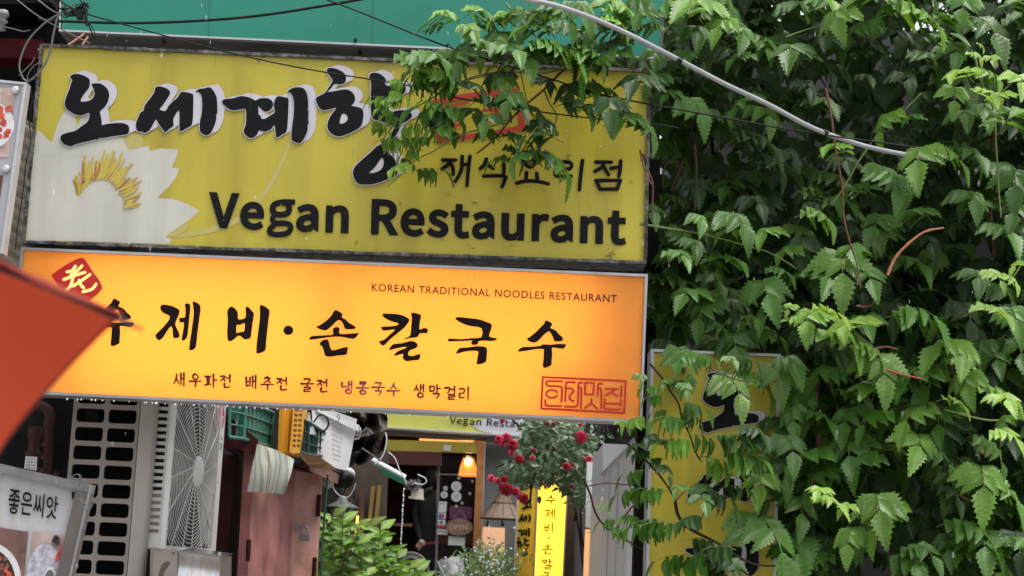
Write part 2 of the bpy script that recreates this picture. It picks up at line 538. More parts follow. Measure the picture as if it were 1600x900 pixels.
KUK = [[B1((658, 245), (680, 227), (760, 235), (840, 245), (900, 265), (943, 285), (935, 330), (922, 380), (978, 392), (978, 405), (940, 415), (880, 412), (838, 418), (832, 440), (790, 445), (780, 425), (790, 412), (720, 415), (610, 418), (600, 408), (612, 395), (700, 400), (780, 392), (860, 385), (862, 315), (790, 300), (730, 285))],
       [B1((662, 515), (690, 470), (750, 465), (820, 455), (880, 458), (905, 475), (903, 530), (895, 580), (830, 598), (825, 580), (832, 530), (835, 495), (780, 492), (720, 500))]]

# ------------------------------------------------------------------ jamo brush strokes for the small Korean lettering
J = {
 'ㄱ': [[(.1, .15), (.85, .12), (.8, .5), (.55, .95)]],
 'ㄴ': [[(.15, .1), (.15, .8), (.5, .82), (.95, .7)]],
 'ㄹ': [[(.1, .12), (.85, .1), (.8, .45), (.15, .5)], [(.15, .5), (.15, .88), (.9, .85)]],
 'ㅁ': [[(.15, .15), (.2, .85)], [(.15, .15), (.85, .12), (.78, .85)], [(.2, .85), (.8, .82)]],
 'ㅂ': [[(.18, .1), (.2, .85)], [(.8, .08), (.78, .85)], [(.2, .5), (.8, .46)], [(.2, .85), (.78, .83)]],
 'ㅅ': [[(.55, .05), (.4, .5), (.05, .9)], [(.45, .4), (.9, .88)]],
 'ㅈ': [[(.1, .15), (.85, .1), (.5, .5), (.05, .9)], [(.5, .45), (.9, .88)]],
 'ㅊ': [[(.4, .0), (.6, .08)], [(.1, .27), (.85, .22), (.5, .6), (.05, .95)], [(.5, .55), (.9, .92)]],
 'ㅇ': [[(.5, .08), (.15, .4), (.3, .85), (.7, .85), (.88, .45), (.5, .08)]],
 'ㅋ': [[(.1, .15), (.85, .1), (.78, .5), (.45, .95)], [(.1, .55), (.75, .45)]],
 'ㅍ': [[(.05, .15), (.95, .1)], [(.35, .15), (.38, .8)], [(.68, .12), (.62, .8)], [(.0, .9), (.98, .8)]],
 'ㅎ': [[(.4, .0), (.6, .08)], [(.1, .27), (.9, .22)], [(.5, .4), (.2, .65), (.5, .95), (.8, .65), (.5, .4)]],
}
VV = {'ㅏ': [[(.35, 0), (.35, 1)], [(.4, .45), (.95, .42)]], 'ㅑ': [[(.35, 0), (.35, 1)], [(.4, .3), (.9, .28)], [(.4, .6), (.9, .58)]],
      'ㅐ': [[(.25, .05), (.25, .9)], [(.75, 0), (.75, 1)], [(.25, .45), (.75, .43)]],
      'ㅓ': [[(.7, 0), (.7, 1)], [(.1, .42), (.66, .42)]], 'ㅔ': [[(.4, .05), (.4, .9)], [(.85, 0), (.85, 1)], [(.0, .42), (.4, .42)]],
      'ㅖ': [[(.4, .05), (.4, .9)], [(.85, 0), (.85, 1)], [(.0, .32), (.4, .32)], [(.0, .58), (.4, .56)]],
      'ㅣ': [[(.6, 0), (.6, 1)]]}
VH = {'ㅗ': [[(.5, .0), (.5, .5)], [(.0, .62), (1, .52)]], 'ㅜ': [[(.0, .3), (1, .2)], [(.52, .3), (.5, 1)]], 'ㅡ': [[(0, .5), (1, .42)]],
      'ㅛ': [[(.35, .0), (.35, .5)], [(.65, 0), (.65, .5)], [(.0, .62), (1, .52)]]}
CHO = 'ㄱㄲㄴㄷㄸㄹㅁㅂㅃㅅㅆㅇㅈㅉㅊㅋㅌㅍㅎ'
JUNG = 'ㅏㅐㅑㅒㅓㅔㅕㅖㅗㅘㅙㅚㅛㅜㅝㅞㅟㅠㅡㅢㅣ'
JONG = ' ㄱㄲㄳㄴㄵㄶㄷㄹㄺㄻㄼㄽㄾㄿㅀㅁㅂㅄㅅㅆㅇㅈㅊㅋㅌㅍㅎ'


def syl(ch):
    """strokes of a syllable in the unit square, y down"""
    c = ord(ch) - 0xAC00
    a, v, f = CHO[c // 588], JUNG[(c % 588) // 28], JONG[c % 28]
    out = []

    def put(st, x0, y0, x1, y1):
        for s in st:
            out.append([(x0 + (x1 - x0) * x, y0 + (y1 - y0) * y) for x, y in s])
    fin = f != ' '
    if v in VV:
        put(J[a], 0, .08, .52, .55 if fin else .92)
        put(VV[v], .5, 0, 1.0, .58 if fin else 1)
        if fin:
            put(J[f], .3, .6, .92, 1.02)
    else:
        put(J[a], .2, 0, .8, .34 if fin else .5)
        if fin:
            put(VH[v], 0, .32, 1, .62)
            put(J[f], .2, .62, .8, 1.02)
        else:
            put(VH[v], 0, .45, 1, 1)
    return out


def strip(b, pts, ws, mp):
    """tapered brush stroke as a row of quads with rounded ends"""
    P = crom([(p[0], p[1], 0) for p in pts], 4) if len(pts) > 2 else [Vector((*pts[0], 0)).lerp(Vector((*pts[1], 0)), q / 3) for q in range(4)]
    n = len(P)
    t0, t1 = (P[1] - P[0]).normalized(), (P[-1] - P[-2]).normalized()
    P = [P[0] - t0 * ws[0] * .32] + P + [P[-1] + t1 * ws[-1] * .32]
    v = []
    for i, p in enumerate(P):
        t_ = P[min(i + 1, n + 1)] - P[max(i - 1, 0)]
        if t_.length < 1e-6:
            t_ = Vector((1, 0, 0))
        t_.normalize()
        u = min(max((i - 1) / (n - 1), 0), 1) * (len(ws) - 1)
        a = int(min(u, len(ws) - 2))
        wd = ws[a] * (1 - (u - a)) + ws[a + 1] * (u - a)
        if i in (0, n + 1):
            wd *= .45
        v += [mp(p.x - t_.y * wd / 2, p.y + t_.x * wd / 2), mp(p.x + t_.y * wd / 2, p.y - t_.x * wd / 2)]
    b.add(v, [(2 * i, 2 * i + 1, 2 * i + 3, 2 * i + 2) for i in range(len(P) - 1)])


def brush(text, mp, cells, wd, mt, parent, lay=0.0, name='letter'):
    """cells: list of (x, y, w, h) px boxes (upper left corner); each syllable one part"""
    for ch, (x, y, ww, hh) in zip(text, cells):
        b = MB()
        for k, s in enumerate(syl(ch)):
            pts = [(x + px_ * ww, y + py_ * hh + px_ * ww * 0.045) for px_, py_ in s]
            q = 0.85 + 0.3 * rnd.random()
            strip(b, pts, [wd * 1.15 * q, wd * 0.9, wd * 0.75 * q], (lambda kk: lambda u, v: mp(u, v, 0.00018 * kk))(k))
        b.build(name, mt, parent)


def mpY(Y, lay):
    return lambda u, v, e=0.0: W(u, v, Y) + Vector((0, -lay - e, 0))


GLY = json.loads('''{"V":[201,[[[55,86,82,0,95,0],[107,0,120,0,147,86],[174,171,201,257,190,257],[179,257,168,257,155,210],[141,164,127,118,118,88],[112,63,102,33,102,33],[101,33,101,33,91,63],[85,88,76,118,62,164],[48,210,34,257,23,257],[12,257,0,257,28,171]]]],"e":[194,[[[58,-5,109,-5,135,-5],[155,4,172,15,168,22],[164,29,160,36,146,27],[131,21,113,21,77,21],[52,47,50,88,92,88],[135,88,178,88,179,92],[179,99,179,106,179,160],[152,195,103,195,60,195],[18,157,18,95,18,32]],[[83,110,49,110,53,148],[77,169,104,169,134,169],[151,149,151,110,117,110]]]],"g":[197,[[[50,-88,96,-88,155,-88],[193,-57,193,-22,193,10],[170,23,126,23,114,23],[101,23,89,23,63,23],[56,32,56,44,56,55],[61,61,68,67,76,63],[87,60,96,60,135,60],[166,86,166,126,166,143],[159,157,150,166,163,166],[176,166,189,166,189,174],[189,182,189,190,167,190],[145,190,123,190,116,193],[107,195,96,195,58,195],[25,169,25,127,25,104],[37,86,50,76,50,76],[50,75,50,75,40,68],[29,55,29,39,29,24],[36,14,46,8,46,7],[46,7,46,6,28,-5],[18,-20,18,-37,18,-69]],[[118,82,96,82,74,82],[56,99,56,127,56,155],[74,172,96,172,119,172],[137,155,137,127,137,99]],[[138,-65,101,-65,66,-65],[46,-53,46,-32,46,-21],[51,-10,65,0,74,-2],[83,-3,90,-3,101,-3],[112,-3,123,-3,148,-3],[161,-9,161,-27,161,-47]]]],"a":[197,[[[44,-5,76,-5,99,-5],[121,8,139,23,139,23],[140,23,140,23,141,15],[142,8,143,0,152,0],[160,0,169,0,169,39],[169,78,169,117,169,164],[150,195,103,195,72,195],[46,181,29,170,33,163],[37,155,41,148,56,158],[76,168,98,168,129,168],[137,145,137,120,56,111],[21,91,21,49,21,15]],[[103,21,85,21,66,21],[51,30,51,51,51,76],[73,92,137,99,137,81],[137,64,137,46,119,30]]]],"n":[214,[[[32,63,32,0,43,0],[54,0,64,0,64,46],[64,92,64,138,83,157],[97,167,116,167,141,167],[152,152,152,116,152,77],[152,39,152,0,163,0],[174,0,184,0,184,40],[184,80,184,120,184,169],[166,195,126,195,100,195],[80,181,62,162,62,162],[62,162,62,162,61,172],[60,181,58,190,50,190],[41,190,32,190,32,127]]]],"R":[222,[[[82,135,68,135,68,167],[68,199,68,230,82,230],[96,230,111,230,151,230],[173,218,173,185,173,151],[151,135,111,135,96,135]],[[155,36,176,0,188,0],[200,0,213,0,191,37],[169,75,147,112,182,121],[205,145,205,185,205,238],[168,257,116,257,89,257],[62,257,35,257,35,171],[35,86,35,0,46,0],[57,0,68,0,68,36],[68,73,68,109,83,109],[98,109,114,109,135,73]]]],"s":[164,[[[55,-5,82,-5,127,-5],[151,21,151,52,151,88],[121,99,93,110,72,118],[52,125,52,143,52,158],[63,170,88,170,104,170],[118,163,131,153,136,160],[141,167,146,173,132,185],[111,195,87,195,46,195],[22,171,22,141,22,109],[50,96,77,86,98,78],[120,69,120,50,120,34],[108,20,83,20,60,20],[43,29,27,43,21,36],[16,29,11,22,29,7]]]],"t":[132,[[[51,-5,92,-5,104,-5],[116,-1,127,2,125,11],[123,19,121,27,114,24],[106,21,99,21,77,21],[70,35,70,58,70,93],[70,129,70,164,87,164],[104,164,121,164,121,173],[121,181,121,190,104,190],[87,190,70,190,70,208],[70,226,70,244,61,244],[52,244,43,244,42,226],[41,208,40,190,30,190],[19,189,9,188,9,180],[9,172,9,164,19,164],[28,164,38,164,38,129],[38,94,38,59,38,21]]]],"u":[213,[[[48,-5,88,-5,114,-5],[133,9,151,30,151,30],[151,30,152,30,152,20],[153,10,154,0,163,0],[172,0,181,0,181,63],[181,127,181,190,170,190],[159,190,149,190,149,145],[149,100,149,55,131,33],[117,23,97,23,72,23],[62,38,62,74,62,112],[62,151,62,190,51,190],[40,190,29,190,29,150],[29,110,29,70,29,21]]]],"r":[136,[[[32,63,32,0,43,0],[54,0,64,0,64,41],[64,81,64,122,77,154],[96,166,112,166,120,166],[124,165,131,163,133,172],[135,182,137,191,131,194],[125,195,116,195,95,195],[76,180,62,155,62,155],[62,155,62,155,61,167],[60,179,58,190,50,190],[41,190,32,190,32,127]]]]}''')


def glyph_mesh(ch, off):
    cu = bpy.data.curves.new('g', 'CURVE')
    cu.dimensions = '2D'
    cu.fill_mode = 'FRONT'
    cu.resolution_u = 4
    cu.offset = off
    for sp in GLY[ch][1]:
        s = cu.splines.new('BEZIER')
        s.bezier_points.add(len(sp) - 1)
        for p, q in zip(s.bezier_points, sp):
            p.handle_left_type = p.handle_right_type = 'FREE'
            p.handle_left = (q[0] / 1000, q[1] / 1000, 0)
            p.co = (q[2] / 1000, q[3] / 1000, 0)
            p.handle_right = (q[4] / 1000, q[5] / 1000, 0)
        s.use_cyclic_u = True
    return curve_mesh(cu)


def curve_mesh(cu):
    o = bpy.data.objects.new('tmp', cu)
    COL.objects.link(o)
    dg = bpy.context.evaluated_depsgraph_get()
    me = bpy.data.meshes.new_from_object(o.evaluated_get(dg))
    bpy.data.objects.remove(o)
    V = [tuple(v.co) for v in me.vertices]
    F = [tuple(p.vertices) for p in me.polygons]
    bpy.data.meshes.remove(me)
    return V, F


def text_mesh(body, off=0.0, sx=1.0, space=1.0, thick=0.0):
    cu = bpy.data.curves.new('t', 'FONT')
    cu.body = body
    cu.offset = off
    cu.space_character = space
    cu.resolution_u = 3
    return curve_mesh(cu)


def quadmap(q):
    """bilinear map of unit square (u right, v up) to px quad tl,tr,br,bl"""
    tl, tr_, br, bl = [Vector((a[0], a[1])) for a in q]

    def f(u, v):
        a = bl.lerp(br, u)
        c = tl.lerp(tr_, u)
        return a.lerp(c, v)
    return f


def fit_text(body, quad, mp, mt, parent, name='lettering', off=0.0, space=1.0):
    V, F = text_mesh(body, off, space=space)
    if not V:
        return
    xs = [v[0] for v in V]
    ys = [v[1] for v in V]
    x0, x1, y0, y1 = min(xs), max(xs), min(ys), max(ys)
    qm = quadmap(quad)
    P = []
    for v in V:
        p = qm((v[0] - x0) / (x1 - x0), (v[1] - y0) / (y1 - y0))
        P.append(mp(p.x, p.y))
    b = MB()
    c = sum(P, Vector()) / len(P)
    for f in F:
        nn = (P[f[1]] - P[f[0]]).cross(P[f[2]] - P[f[0]])
        if nn.dot(CAM - c) < 0:
            f = tuple(reversed(f))
        b.f.append(list(f))
        b.mi.append(0)
        b.sm.append(False)
    b.v = [tuple(p) for p in P]
    return b.build(name, mt, parent)


def vegan(qbase, qend, cap, Y, lay, mt, parent, off=0.0138, stop=99):
    """'Vegan Restaurant' in bold sans; qbase px of baseline start, qend px of baseline end, cap height px"""
    txt = 'Vegan Restaurant'
    track = 0.021
    x = 0
    places = []
    for i, ch in enumerate(txt):
        if ch == ' ':
            x += 0.115
            continue
        places.append((ch, x, i))
        x += GLY[ch][0] / 1000 + track
    tot = x - track
    capu = max(q[3] for sp in GLY['V'][1] for q in sp) / 1000 + off
    bx = Vector((qend[0] - qbase[0], qend[1] - qbase[1])) / tot
    up = Vector((0.03, -1)) * cap / capu
    cache = {}
    for ch, px_, i in places:
        if i >= stop:
            break
        if ch == 'g':
            b = MB()
            q = Vector(qbase) + bx * px_
            k_ = cap / 53.0
            for e, (st, wd) in enumerate([([(545, 287), (592, 300), (606, 335), (592, 368), (545, 378), (498, 365), (484, 333), (498, 300), (545, 287)], [44, 44]), ([(560, 285), (650, 290)], [42, 40]), ([(505, 372), (482, 405), (505, 436), (560, 442)], [34, 44]), ([(540, 440), (598, 448), (618, 475), (596, 512), (535, 524), (475, 514), (462, 485), (498, 450)], [42, 40])]):
                loc = [(q.x + (X_ - 441) / 4.706 * k_, q.y + (Y_ - 478 + (X_ - 545) * -.045) / 4.706 * k_) for X_, Y_ in st]
                flat(b, [ribbon(loc, [w_ / 4.706 * k_ for w_ in wd], 4, round_=(e in (2, 3)))], planeY(Y, lay + .0002 * e), 0)
            b.build('letter', mt, parent)
            continue
        if ch not in cache:
            cache[ch] = glyph_mesh(ch, off)
        V, F = cache[ch]
        b = MB()
        P = []
        for v in V:
            q = Vector(qbase) + bx * (v[0] + px_) + up * v[1]
            P.append(W(q.x, q.y, Y) + Vector((0, -lay, 0)))
        for f in F:
            nn = (P[f[1]] - P[f[0]]).cross(P[f[2]] - P[f[0]])
            if nn.y > 0:
                f = tuple(reversed(f))
            b.f.append(list(f))
            b.mi.append(0)
            b.sm.append(False)
        b.v = [tuple(p) for p in P]
        b.build('letter', mt, parent)


def calli(polys, Y, lay, mt, parent, name='letter', k=3, xf=None, th=0.0008):
    b = MB()
    for i, loops in enumerate(polys):
        L = [sm(lp, k) for lp in loops]
        if xf:
            L = [[xf(*p) for p in lp] for lp in L]
        flat(b, L, planeY(Y, lay + 0.0002 * i), th)
    return b.build(name, mt, parent)


def grow(loop, d):
    n = len(loop)
    ar = sum(loop[i][0] * loop[(i + 1) % n][1] - loop[(i + 1) % n][0] * loop[i][1] for i in range(n))
    s = 1 if ar > 0 else -1
    out = []
    for i in range(n):
        a, c = loop[i - 1], loop[(i + 1) % n]
        t = Vector((c[0] - a[0], c[1] - a[1]))
        if t.length < 1e-6:
            out.append(loop[i])
            continue
        t.normalize()
        out.append((loop[i][0] + t.y * s * d, loop[i][1] - t.x * s * d))
    return out


def shadow_print(polys, Y, lay, parent, vec=(12, -5), xf=None):
    """white offset backing printed behind the black brush letters, one piece per stroke shape"""
    n = 9
    e = 0
    xf = xf or (lambda x, y: (x, y))
    b = MB()
    for i, loops in enumerate(polys):
        lp = sm(loops[0], 3)
        for s in range(1, n):
            u = s / (n - 1)
            flat(b, [[xf(x + vec[0] * u, y + vec[1] * u) for x, y in lp]], planeY(Y, lay - 0.00012 * e), 0)
            e += 1
        # thin halo round the stroke
        g0, g1 = grow(lp, 1.5), grow(lp, -1.0)
        m = len(lp)
        V0 = [planeY(Y, lay + .0002)(*xf(*p)) for p in g0]
        V1 = [planeY(Y, lay + .0002)(*xf(*p)) for p in g1]
        b.add(V0 + V1, [(k, (k + 1) % m, m + (k + 1) % m, m + k) for k in range(m)])
    return b.build('letter_shadow', WHITEV, parent)


# ------------------------------------------------------------------ upper yellow sign
YS = 6.0
t = thing('signboard', 'large weathered yellow signboard with black brush lettering, a white lotus and Vegan Restaurant', 'sign', W(540, 240, YS))
SQ = [(64, 69), (1018, 110), (1010, 413), (35, 381)]
b = MB()
b.slab([(68, 73), (1014, 113.5), (1006, 409.5), (39, 378)], YS, 0.14)
b.build('panel', YELLOW, t)


def frame_bars(quad, wid, Y, front, depth, mt, parent, name='frame_bar', jag=0):
    tl, tr_, br, bl = [Vector(p) for p in quad]
    c = (tl + tr_ + br + bl) / 4

    def ins(p, q, o):
        return p
    corners = [tl, tr_, br, bl]
    inner = []
    for i in range(4):
        p = corners[i]
        a = (corners[i - 1] - p).normalized()
        d = (corners[(i + 1) % 4] - p).normalized()
        inner.append(p + (a + d) * wid)
    for i in range(4):
        j = (i + 1) % 4
        o0, o1, i1, i0 = corners[i], corners[j], inner[j], inner[i]
        bb = MB()
        seg = 1 if not jag else 40
        for s in range(seg):
            u0, u1 = s / seg, (s + 1) / seg
            ja = (rnd.random() - .5) * jag if jag else 0
            jb = (rnd.random() - .5) * jag if jag else 0
            n = (i0 - o0).normalized()
            q = [o0.lerp(o1, u0) - n * ja, o0.lerp(o1, u1) - n * ja, i0.lerp(i1, u1) + n * jb, i0.lerp(i1, u0) + n * jb]
            off = front + (0.0015 * rnd.random() if jag else 0)
            P = [W(p.x, p.y, Y) + Vector((0, -off, 0)) for p in q]
            bb.hexa(P + [p + Vector((0, depth, 0)) for p in P])
        bb.build(name, mt, parent)


frame_bars(SQ, 4.6, YS, 0.012, 0.16, FRAMEBLK, t, jag=1.6)
# lotus print
LO = lambda *p: tr(40, 210, 5, p)


def pr(loops, lay, mt, name, k=3, Y=YS):
    b = MB()
    for i, lp in enumerate(loops):
        flat(b, [sm(lp, k) if k else lp], planeY(Y, lay + 0.00012 * i), 0)
    return b.build(name, mt, t)


lot = [LO((5, 838), (40, 330), (75, 60), (165, 130), (300, 110), (560, 60), (760, 20), (800, 110), (960, 92), (972, 130), (1060, 108), (1192, 118), (1180, 175), (1142, 258), (1198, 265), (1180, 330), (1120, 410), (1028, 498), (1150, 505), (1260, 540), (1358, 598), (1290, 660), (1190, 730), (1100, 790), (1145, 825), (1115, 858), (500, 838), (200, 830)),
       [(60, 268), (61, 200), (75, 215), (92, 196), (100, 172), (104, 150), (112, 165), (118, 195), (123, 182), (130, 172), (140, 185), (150, 215), (120, 250), (80, 268)]]
pr([lot[0]], 0.0006, LOTUS, 'lotus_flower', 0)
pr([[(57, 205), (66, 208), (80, 222), (86, 205), (96, 182), (107, 168), (114, 172), (118, 186), (122, 196), (126, 186), (138, 172), (160, 190), (195, 232), (120, 245), (60, 240)]], 0.0009, LOTUS, 'lotus_petal', 2)
pr([LO((765, 25), (800, 110), (830, 118), (918, 92), (918, 0), (780, -10))], 0.0012, LOTUS2, 'lotus_petal', 0)
pr([LO((1100, 790), (1190, 735), (1250, 700), (1280, 715), (1210, 780), (1120, 800))], 0.0014, LOTUS2, 'lotus_petal', 2)
pr([ribbon([(470, 185), (452, 225), (437, 262), (415, 300), (385, 335), (345, 355), (300, 366), (262, 370)], [4, 5, 6, 7, 8, 8, 7, 3], 5)], 0.0008, LOTUS2, 'lotus_stem', 0)
for nm, mt, cnt in (('stamens', STAMEN2, 44), ('stamens', STAMEN, 34), ('stamens', STAMEN3, 8)):
    b = MB()
    r2 = random.Random(len(nm) + cnt)
    for i in range(cnt):
        u = (i + r2.random() * .6) / cnt
        an = math.radians(200 + u * 150)
        # arc from left (108,290) over the top (150,250) to the right (205,330)
        cx, cy = 152 + u * 8, 305
        rr = 0
        bx, by = cx + r2.uniform(-5, 5) + math.cos(an) * (30 + 8 * u), 318 + math.sin(an) * (36 + 4 * u) + (u > .7) * (u - .7) * 60
        ln = (11 + r2.random() * 24) * (0.6 + .9 * math.sin(math.pi * u))
        an2 = math.radians(-62 + (u - .5) * 95 + r2.uniform(-10, 10))
        if u < .16:
            an2 = math.radians(-110)
            ln *= .8
        flat(b, [ribbon([(bx, by), (bx + math.cos(an2) * ln * .5 + 1, by + math.sin(an2) * ln * .5), (bx + math.cos(an2) * ln, by + math.sin(an2) * ln)], [1.5, 4, 2.5], 3)], planeY(YS, 0.0016 + 0.00006 * i + (0.001 if mt is STAMEN3 else 0)), 0)
    b.build(nm, mt, t)
# brush letters
for pl in (O_, SE_, KE_, H_):
    shadow_print(pl, YS, 0.0052, t)
for pl in (O_, SE_, KE_, H_):
    calli(pl, YS, 0.0065, BLACKV, t)
# white counters inside the hieut rings
for q in (H_[0][1], H_[2][1]):
    b = MB()
    flat(b, [sm(q, 3)], planeY(YS, 0.0056), 0)
    b.build('letter_shadow', WHITEV, t)
# red seal (mostly hidden by leaves)
S3 = lambda *p: tr(480, 90, 5, p)
b = MB()
for i, st in enumerate([[(965, 355), (1200, 310), (1480, 270), (1640, 262)], [(1640, 262), (1660, 400), (1690, 560)], [(1690, 545), (1480, 590), (1250, 620), (1030, 650)], [(965, 360), (990, 500), (1030, 645)]]):
    flat(b, [ribbon(tr(480, 90, 5, st), [8, 8], 3)], planeY(YS, 0.004 + .0002 * i), 0)
for i, st in enumerate([[(1030, 400), (1260, 350)], [(1040, 440), (1270, 400)], [(1100, 470), (1060, 560), (1220, 520)], [(1150, 380), (1160, 540)], [(1400, 330), (1560, 310)], [(1480, 320), (1500, 400), (1400, 480)], [(1380, 560), (1440, 500), (1590, 470)], [(1530, 330), (1540, 540)], [(1370, 420), (1580, 400)]]):
    flat(b, [ribbon(tr(480, 90, 5, st), [5, 4], 3)], planeY(YS, 0.005 + .0002 * i), 0)
b.build('seal_stamp', REDV, t)
# second line
C1 = lambda st: tr(660, 230, 4.706, st)
sub = [[[(150, 97), (245, 97)], [(198, 100), (190, 130), (142, 162)], [(205, 118), (226, 160), (226, 202)], [(292, 70), (290, 150), (272, 205), (240, 255)], [(350, 70), (340, 150), (328, 285)], [(290, 135), (340, 125)]],
       [[(470, 90), (455, 130), (425, 160)], [(465, 120), (520, 160)], [(600, 70), (600, 190)], [(450, 215), (605, 215), (603, 250), (585, 295)]],
       [[(790, 85), (755, 115), (790, 150), (830, 115), (790, 85)], [(765, 190), (762, 250)], [(840, 195), (846, 250)], [(692, 268), (765, 250), (850, 255), (925, 272)]],
       [[(985, 112), (1085, 114), (1085, 160), (988, 168), (985, 215), (1095, 214)], [(1177, 100), (1165, 200), (1155, 315)]],
       [[(1275, 112), (1390, 112)], [(1332, 116), (1318, 150), (1266, 180)], [(1330, 140), (1368, 205)], [(1385, 158), (1445, 148)], [(1457, 105), (1455, 160), (1445, 215)], [(1275, 248), (1455, 246)], [(1455, 246), (1432, 310)], [(1432, 310), (1306, 312)], [(1306, 312), (1278, 250)]]]
for sy in sub:
    b = MB()
    for i, st in enumerate(sy):
        flat(b, [ribbon(C1(st), [6.2, 5.6], 3)], planeY(YS, 0.004 + .0002 * i), 0)
    b.build('letter', BLACKV, t)
vegan((329, 353.5), (976, 380.5), 53, YS, 0.0045, BLACKV, t)
b = MB()
r3 = random.Random(3)
for i in range(34):
    x = r3.choice([r3.uniform(60, 1005), r3.uniform(880, 1004)])
    y = r3.uniform(80, 330)
    flat(b, [ribbon([(x, y), (x - r3.uniform(0, 1.5), y + r3.uniform(12, 60))], [r3.uniform(.5, 1.1), .3], 2)], planeY(YS, .0074 + .00003 * i), 0)
b.build('drip_stain', mat('brown_drip_stain', (.20, .145, .03), .5, alpha=.35), t)['kind'] = 'stuff'
# dead flies and specks stuck on the face
b = MB()
for (sx_, sy_, n, s) in [(888, 245, 16, 6), (954, 398, 22, 8), (405, 95, 6, 5), (412, 90, 5, 4), (540, 333, 5, 5), (556, 380, 7, 5), (700, 305, 8, 5), (742, 318, 9, 6), (765, 312, 4, 4), (800, 383, 4, 5), (735, 388, 5, 6), (985, 285, 5, 4), (263, 84, 3, 3), (625, 320, 6, 5), (690, 375, 3, 3), (155, 150, 2, 2), (105, 170, 2, 3), (1000, 250, 4, 3), (828, 292, 4, 5), (850, 298, 3, 4)]:
    for i in range(n):
        x, y = sx_ + rnd.gauss(0, s * .45), sy_ + rnd.gauss(0, s * .45)
        an = rnd.random() * 6.28
        l_ = rnd.uniform(.8, 2.8) * s / 6
        flat(b, [ribbon([(x, y), (x + math.cos(an) * l_, y + math.sin(an) * l_)], [.9, .5], 2)], planeY(YS, 0.0075 + rnd.random() * .001), 0.0006)
b.build('insect_specks', mat('brown_specks', (0.05, 0.03, 0.012), 0.7), t)['kind'] = 'stuff'

# ------------------------------------------------------------------ orange backlit sign
YO = 5.97
OQ = [(34, 387), (1012, 429), (1003, 661), (12, 614)]
t = thing('lightbox_sign', 'lit orange lightbox sign with black brush Korean noodle lettering and a red seal', 'sign', W(520, 520, YO))
m = bpy.data.materials.new('orange_translucent_acrylic')
m.use_nodes = True
N = m.node_tree
N.nodes.remove(N.nodes['Principled BSDF'])
d1 = N.nodes.new('ShaderNodeBsdfPrincipled')
d1.inputs['Base Color'].default_value = (0.66, 0.38, 0.09, 1)
d1.inputs['Roughness'].default_value = 0.3
t1 = N.nodes.new('ShaderNodeBsdfTranslucent')
t1.inputs['Color'].default_value = (1.0, 0.57, 0.17, 1)
x1 = N.nodes.new('ShaderNodeMixShader')
x1.inputs[0].default_value = 0.6
N.links.new(d1.outputs[0], x1.inputs[1])
N.links.new(t1.outputs[0], x1.inputs[2])
N.links.new(x1.outputs[0], N.nodes['Material Output'].inputs['Surface'])
ORANGE = m
inn = [(38, 391.5), (1007.5, 433), (998.5, 656), (16.5, 609.5)]
b = MB()
P = [W(x, y, YO) for x, y in inn]
b.hexa(P + [p + Vector((0, 0.003, 0)) for p in P])
b.build('acrylic_face', ORANGE, t)
b = MB()
bk = [p + Vector((0, 0.11, 0)) for p in P]
fr_ = [p + Vector((0, 0.004, 0)) for p in P]
b.add(fr_ + bk, [(4, 5, 6, 7), (0, 1, 5, 4), (1, 2, 6, 5), (2, 3, 7, 6), (3, 0, 4, 7)])
b.build('box_interior', mat('white_reflector', (0.8, 0.8, 0.78), 0.7), t)
frame_bars(OQ, 4.2, YO, 0.010, 0.12, ALU, t)
TUBE = mat('fluorescent_tube', (0.9, 0.9, 0.9), 0.4, emit=(1.0, 0.93, 0.80), estr=4.4)
for (x0, y0, x1_, y1_) in [(110, 446, 505, 464), (535, 466, 930, 484), (110, 510, 505, 528), (535, 530, 920, 548), (110, 572, 505, 590), (535, 592, 850, 608)]:
    b = MB()
    b.tube([W(x0, y0, YO) + Vector((0, .085, 0)), W(x1_, y1_, YO) + Vector((0, .085, 0))], 0.014, 8)
    b.build('fluorescent_tube', TUBE, t)
OB = mat('brown_black_vinyl', (0.006, 0.003, 0.002), 0.4, var=0.3, vscale=30, spec=.15)
OR_ = mat('dark_red_brown_vinyl', (0.045, 0.004, 0.003), 0.4)
OP = mat('purple_brown_vinyl', (0.10, 0.035, 0.075), 0.4)
RED = mat('bright_red_vinyl', (0.45, 0.010, 0.006), 0.4)
calli(SU, YO, 0.002, OB, t, k=2, xf=lambda x, y: (x - 675, y - 34))
for pl in (JE, BI, DOT, SON, KAL, KUK, SU):
    calli(pl, YO, 0.002, OB, t, k=2)
# menu line
cells = []
for (x, y, w_) in [(271, 582, 19), (296, 583, 19), (320, 584, 20), (344, 585, 18), (383, 586, 19), (408, 588, 20), (432, 589, 18), (470, 591, 20), (495, 592, 18)]:
    cells.append((x, y, w_, 21))
brush('새우파전배추전굴전', mpY(YO, 0.002), cells, 3.1, OR_, t)
brush('냉콩국수', mpY(YO, 0.002), [(533, 595, 19, 20), (557, 596, 20, 20), (581, 597, 20, 20), (605, 598, 20, 21)], 2.9, OP, t)
brush('생막걸리', mpY(YO, 0.002), [(646, 600, 18, 21), (670, 601, 19, 21), (694, 603, 19, 21), (717, 604, 18, 21)], 3.1, OR_, t)
fit_text('KOREAN TRADITIONAL NOODLES RESTAURANT', [(581, 443), (964, 461), (963.6, 473), (580.6, 455)], planeY(YO, 0.002), OR_, t, off=0.013, space=1.12)
